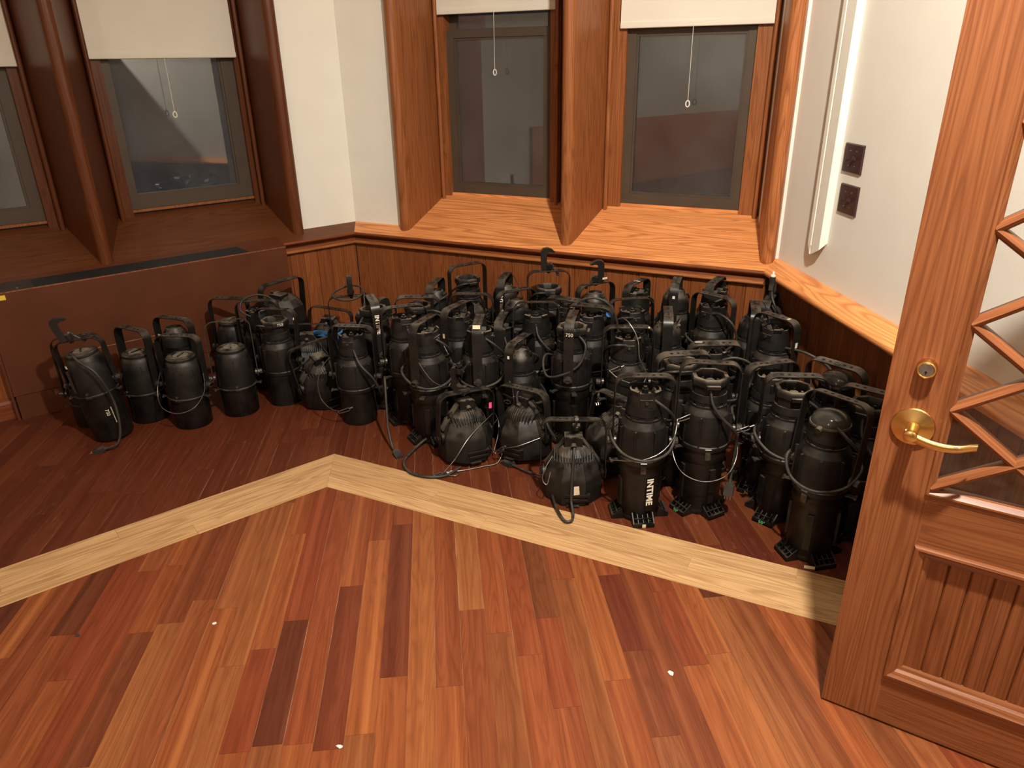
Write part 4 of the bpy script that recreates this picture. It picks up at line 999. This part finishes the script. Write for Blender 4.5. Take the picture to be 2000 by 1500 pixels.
# ------------------------------------------------------------------ centre block
e, B = profile(.040, 3.205, .450, 62, 'short profile light ringed by striped cable, just behind the wired wash light', typ='S', cap='hood', cable='ring', safe='side', ytilt=0)
sticker(e, 'tape', .010, .014, (-.1165, 0, .44), m_w, rz=radians(90), label='white square')
e, B = profile(-.150, 3.255, .530, 86, 'profile light with beige tape across its edge-on strap and a clamp hanging beside it', cap='notch', cable='ring', safe=None, crz=-1.5)
sticker(e, 'tape', .034, .018, (-.108, 0, .5735), m_bt, rz=radians(90), rx=radians(30), label='beige tape'); sticker(e, 'tape', .020, .014, (-.05, .085, .215), m_gr, rz=radians(150), label='green tape')
cl = add('clamp', cached('cl', me_clamp), e, (-.135, .085, .395), (radians(0), radians(180), radians(70))); add('clamp_bolt', cached('bo', me_bolt), cl)
e, B = profile(-.045, 3.530, .450, 80, 'small profile light half hidden behind the beige-taped one', typ='S', cap='notch', cable='drop', crz=-1.2)
e, B = profile(-.262, 3.420, .550, 58, 'profile light with a pale tape dash on its strap side, left of centre', cap='notch', cable='ring')
sticker(e, 'tape', .010, .022, (-.118, 0, .47), m_bt, rz=radians(90), label='beige tape')
e, B = profile(-.205, 3.665, .530, -5, 'profile light with a squared thin strap loop, right below the arched strap at the back', cap='hood', cable='sag')
e, B = profile(-.245, 4.080, .555, 30, 'back-row profile light under a high arched strap, tallest left of the stencilled strap', cap='ring', cable='back', yh=.625)
e, B = profile(-.030, 3.930, .550, 78, 'back-row profile light with white stencil down its narrow strap', cap='hood', cable='ring', safe='over')
lettering(e, 'INTIME', .030, m_w, (-.1170, -.001, .475), (radians(90), radians(90), radians(-90)), 'white stencilled lettering', .0012)
e, B = profile(-.410, 3.880, .540, 78, 'back-row profile light with a shiny bare-metal strap, small and apart', cap='hood', cable='back')
e, B = profile(-.475, 3.600, .550, 0, 'profile light with wide open end ring under a flat strap, left of centre', cap='ring', cable='loop', ytilt=6)
e, B = profile(-.395, 3.180, .560, 66, 'large profile light draped with a silver safety wire, standing behind the big loose plug', cap='notch', cable='ring', safe='vee', crz=-.9)
world_cable(e, 'power_cable', [(-.415, 3.10, .03), (-.452, 3.05, .018), (-.500, 2.93, .008), (-.464, 2.83, .008), (-.38, 2.785, .008), (-.30, 2.795, .008), (-.24, 2.86, .010)], .0066, m_cable)
e, B = profile(-.520, 3.385, .560, 20, 'profile light with deep ribs and dust-covered cap, behind the wire-draped one', cap='notch', cable='drop', plug=True)
e, B = profile(-.668, 3.560, .540, -72, 'leaning profile light with open end ring and slanted stencilled strap', cap='ring', cable='sag', tilt=(3, -3))
lettering(e, 'INTIME', .030, m_w, (.1178, .0, .475), (radians(90), radians(90), radians(90)), 'white stencilled lettering', .0012)
e, B = profile(-.786, 3.395, .470, -8, 'short profile light alone left of centre, cable running down to a plug on the floor', typ='S', cap='notch', cable=None, safe='side', yh=.505)
world_cable(e, 'power_cable', [(-.77, 3.335, .40), (-.735, 3.29, .34), (-.675, 3.28, .27), (-.640, 3.29, .19), (-.610, 3.22, .30), (-.600, 3.16, .24), (-.592, 3.10, .10), (-.570, 3.045, .022), (-.553, 3.015, .014)], .0058, m_cable, plug=True)
e = finned(-.700, 3.790, 20, 'finned wash light at the back left carrying two dangling clamps', clamp=(.02, 200, 0, 10), ytilt=0, yH=.30)
cl = add('clamp', cached('cl', me_clamp), e, (-.09, -.02, .34), (0, radians(-8), radians(10))); add('clamp_bolt', cached('bo', me_bolt), cl)
e = finned(-.930, 4.120, 10, 'finned wash light in the wall corner with a clamp on top ringed by loose cable', clamp=(0, 90, 0, 0), yH=.34,
           cable=[(0, -.05, .24), (.06, -.09, .34), (.075, -.03, .465), (.03, .05, .485), (-.05, .05, .475), (-.105, -.01, .455), (-.06, -.06, .435), (.02, -.06, .435), (.08, 0, .450), (.06, .06, .40), (.10, .06, .2)])
e = finned(-.880, 3.870, -25, 'finned wash light tilted back behind the lone short one', tilt=(12, 0), ytilt=-20)
# ------------------------------------------------------------------ finned wash lights in front
e = finned(.249, 2.660, -3, 'finned wash light with a square of beige tape, nearest to the oak strip', ytilt=-4, yH=.235,
           clamp=(.01, 90, 0, 180))
sticker(e, 'tape', .044, .040, (.022, -.1165, .078), m_bt, rz=radians(15), label='square of beige tape')
world_cable(e, 'power_cable', [(.249, 2.605, .238), (.243, 2.575, .215), (.236, 2.545, .12), (.232, 2.52, .045), (.236, 2.47, .012), (.224, 2.425, .012), (.196, 2.432, .012), (.170, 2.52, .018), (.155, 2.62, .03), (.130, 2.73, .03), (.06, 2.81, .012), (.0, 2.868, .012)], .0058, m_cable, plug=True)
world_cable(e, 'safety_cable', [(.16, 2.60, .21), (.125, 2.57, .16), (.118, 2.56, .12), (.135, 2.55, .105), (.15, 2.57, .15)], .0022, m_wire)
e = finned(.430, 2.860, -35, 'finned wash light leaning with a broad shiny strap, behind the one with the beige square', tilt=(-8, 8), ytilt=6)
e = finned(-.222, 2.985, 28, 'finned wash light with a pink tape mark on its strap and wire hoop on floor', tilt=(-3, 3), ytilt=4,
           safe=[(.10, -.09, .02), (.165, -.02, .10), (.155, .0, .17), (.08, -.07, .185), (-.04, -.13, .14), (-.12, -.15, .06), (-.17, -.14, .004)])
sticker(e, 'tape', .014, .028, (.1375, -.004, .215), m_pk, rz=radians(90), label='pink tape')
sticker(e, 'tape', .014, .028, (.120, -.0205, .225), m_pk, label='pink tape')
o = world_cable(e, 'safety_cable', [(-.315, 2.822, .006), (-.27, 2.838, .006), (-.24, 2.822, .006), (-.255, 2.795, .006), (-.29, 2.80, .006), (-.315, 2.822, .006), (-.22, 2.842, .006), (-.13, 2.875, .006), (-.07, 2.90, .010), (-.045, 2.955, .06), (-.052, 2.99, .12)], .0024, m_wire)
c2 = add('carabiner', cached('ca', me_carab), o, (0, 0, 0)); bpy.context.view_layer.update(); c2.matrix_world = Matrix.Translation((-.352, 2.795, .008)) @ Matrix.Rotation(.55, 4, 'Z') @ Matrix.Rotation(1.57, 4, 'X')
e = finned(.058, 2.990, -38, 'finned wash light with a silver carabiner hanging on its front', tilt=(-4, -4), ytilt=4,
           safe=[(-.125, -.04, .15), (-.150, -.08, .09), (-.11, -.125, .045), (-.06, -.145, .035), (.0, -.14, .065), (.06, -.125, .085), (.12, -.05, .11)],
           cable=[(0, -.05, .24), (-.01, -.03, .30), (.04, .03, .30), (.10, .02, .24), (.14, -.02, .17), (.17, .0, .10)])
add('carabiner', cached('ca', me_carab), e, (-.06, -.15, .035), (0, -.4, 0))
# ------------------------------------------------------------------ left group, against the cabinet
e = smooth(-1.985, 3.255, .450, 8, 'leaning smooth-shelled light at the far left, clamp on top and plug on the floor', yH=.055, tilt=(0, -7), spin=.4); e.location.z = .012
cl = add('clamp', cached('cl', me_clamp), e, (-.020, -.01, .505), (0, radians(-10), radians(25))); add('clamp_bolt', cached('bo', me_bolt), cl)
sticker(e, 'tape', .014, .014, (-.058, -.072, .398), m_w, rz=radians(-38), label='white square'); sticker(e, 'tape', .020, .115, (-.060, -.079, .325), m_scr, rz=radians(-38), label='worn grey strip')
lettering(e, '750', .022, m_w, (.045, -.0815, .145), (radians(90), radians(90), radians(28)), 'white stencilled letters')
sticker(e, 'tape', .004, .085, (.062, -.0685, .125), m_w, rz=radians(42), label='thin white line')
world_cable(e, 'power_cable', [(-2.06, 3.20, .455), (-2.00, 3.15, .435), (-1.93, 3.14, .38), (-1.895, 3.16, .24), (-1.875, 3.13, .12), (-1.885, 3.10, .04), (-1.925, 3.085, .020), (-1.945, 3.082, .016)], .0062, m_cable, plug=True)
smooth(-2.160, 3.420, .335, 20, 'smooth-shelled light partly hidden behind the leaning one, thin strap loop against the cabinet', yH=.135)
smooth(-1.895, 3.460, .370, -28, 'smooth-shelled light with an angled open strap, between the leaning one and the stencilled one', yH=.12)
smooth(-1.640, 3.385, .375, -6, 'smooth-shelled light hung with a low hoop of silver wire, nearest in the left group', yH=.10, safe='low')
e, B = profile(-1.740, 3.585, .455, -20, 'short profile light with white stencil on its housing, behind the wire-hooped one', typ='S', cap='hood', cable=None)
lettering(e, 'INTIME', .034, m_w, (-.040, -.0995, .345), (radians(90), radians(82), radians(-18)), 'white stencilled lettering', .0012); sticker(e, 'tape', .03, .010, (-.03, -.071, .425), m_w, rz=radians(-15), label='white tape')
smooth(-1.590, 3.965, .360, -4, 'smooth-shelled light under a tall square strap, at the back against the cabinet', yH=.125)
smooth(-1.440, 3.520, .365, 22, 'smooth-shelled light with its strap folded back over it, right of the wire-hooped one', yH=.125, ytilt=-14)
e, B = profile(-1.236, 3.640, .470, -12, 'short profile light with white numerals on its end ring, right end of the left group', typ='S', cap='ring', cable='back', ytilt=-4)
lettering(e, '750', .020, m_w, (.058, -.050, .452), (radians(90), 0, radians(42)), 'white numerals'); sticker(e, 'tape', .010, .010, (.116, -.01, .475), m_w, rz=radians(90), label='white square')
e, B = profile(-1.395, 3.860, .455, 4, 'short profile light under a wide arched strap, behind the one with numerals on its ring', typ='S', cap='notch', cable='high', plug=False)
finned(-1.190, 3.925, 15, 'finned wash light squeezed between the left group and the corner pile', tilt=(0, 6), ytilt=-12)
finned(-1.020, 3.600, 40, 'finned wash light lying low with a round lamp end, left of the lone short one', tilt=(14, -6), ytilt=-25)
e = finned(-1.115, 4.215, -10, 'finned wash light wrapped in bright blue tape, in front of the corner beadboard', tilt=(6, 6), ytilt=-10)
e2 = MB(); e2.lathe([(.1175, .100), (.1035, .142)], 12, ph=pi / 12, cap=(False, False)); e2.lathe([(.1195, .098), (.1205, .104), (.1050, .146)], 12, ph=pi / 12, cap=(False, False))
b_ = put('tape', MB().tube([(.098 * cos(t), .098 * sin(t), .195 + .012 * sin(3 * t)) for t in [-2.2 + i * .14 for i in range(16)]], .019, 6), m_bl, e); b_['label'] = 'bright blue tape'
# big flood lamp
def flood():
    e = bpy.data.objects.new('floodlight', None); COL.objects.link(e); e.location = (-1.365, 4.150, 0.008); e.rotation_euler = (radians(0), radians(4), radians(-22))
    put('base_ring', MB().lathe([(.105, 0), (.118, .006), (.120, .16), (.112, .175)], 24), m_tube, e, smooth=35)
    put('housing', MB().lathe([(.112, .170), (.138, .230), (.140, .300), (.118, .385), (.082, .425), (.050, .440)], 8, ph=pi / 8), m_body, e)
    put('terminal_box', MB().cbox((0, -.03, .430), .080, .070, .050).cyl((-.03, -.05, .455), (-.03, -.05, .470), .008, 8), m_plast, e)
    put('yoke', MB().strap([(x_, z_) for x_, z_ in yoke_path(.150, .27)], .045, .0045), m_yoke, e, loc=(0, 0, .255), rot=(0, 0, radians(78)), smooth=40)
    put('yoke_knob', MB().cyl((0, -.14, .255), (0, -.175, .255), .018, 12), m_scr, e)
    put('safety_cable', MB().tube(crom([(-.12, -.10, .28), (-.03, -.15, .30), (.04, -.15, .28), (.05, -.14, .20), (.055, -.13, .15)], 8), .0022, 6), m_wire, e)
    tag(e, 'bulky faceted black floodlight against the right end of the brown cabinet', 'stage light')
flood()
# ------------------------------------------------------------------ bits on the floor
def chip(x, y, s, seed, label, mat=None):
    r = random.Random(seed); n = 7; pts = [(s * (.6 + .5 * r.random()) * cos(2 * pi * k / n) * 1.25, s * (.5 + .5 * r.random()) * sin(2 * pi * k / n)) for k in range(n)]
    o = put('paint_chip', MB().prism(pts, 0.0, .0012 + .001 * r.random()), mat or m_debris, None, (x, y, .0008), (0, 0, r.random() * 3)); tag(o, label, 'debris')
chip(.459, 1.645, .011, 1, 'largest white paint chip, on the boards right of centre')
chip(-.480, 1.408, .008, 2, 'white paint chip near the bottom edge of the photo')
chip(-.993, 1.891, .008, 3, 'curled pinkish paint chip on the boards left of centre')
chip(-1.421, 1.848, .009, 4, 'grey crumb on the boards at the left', m_scr)
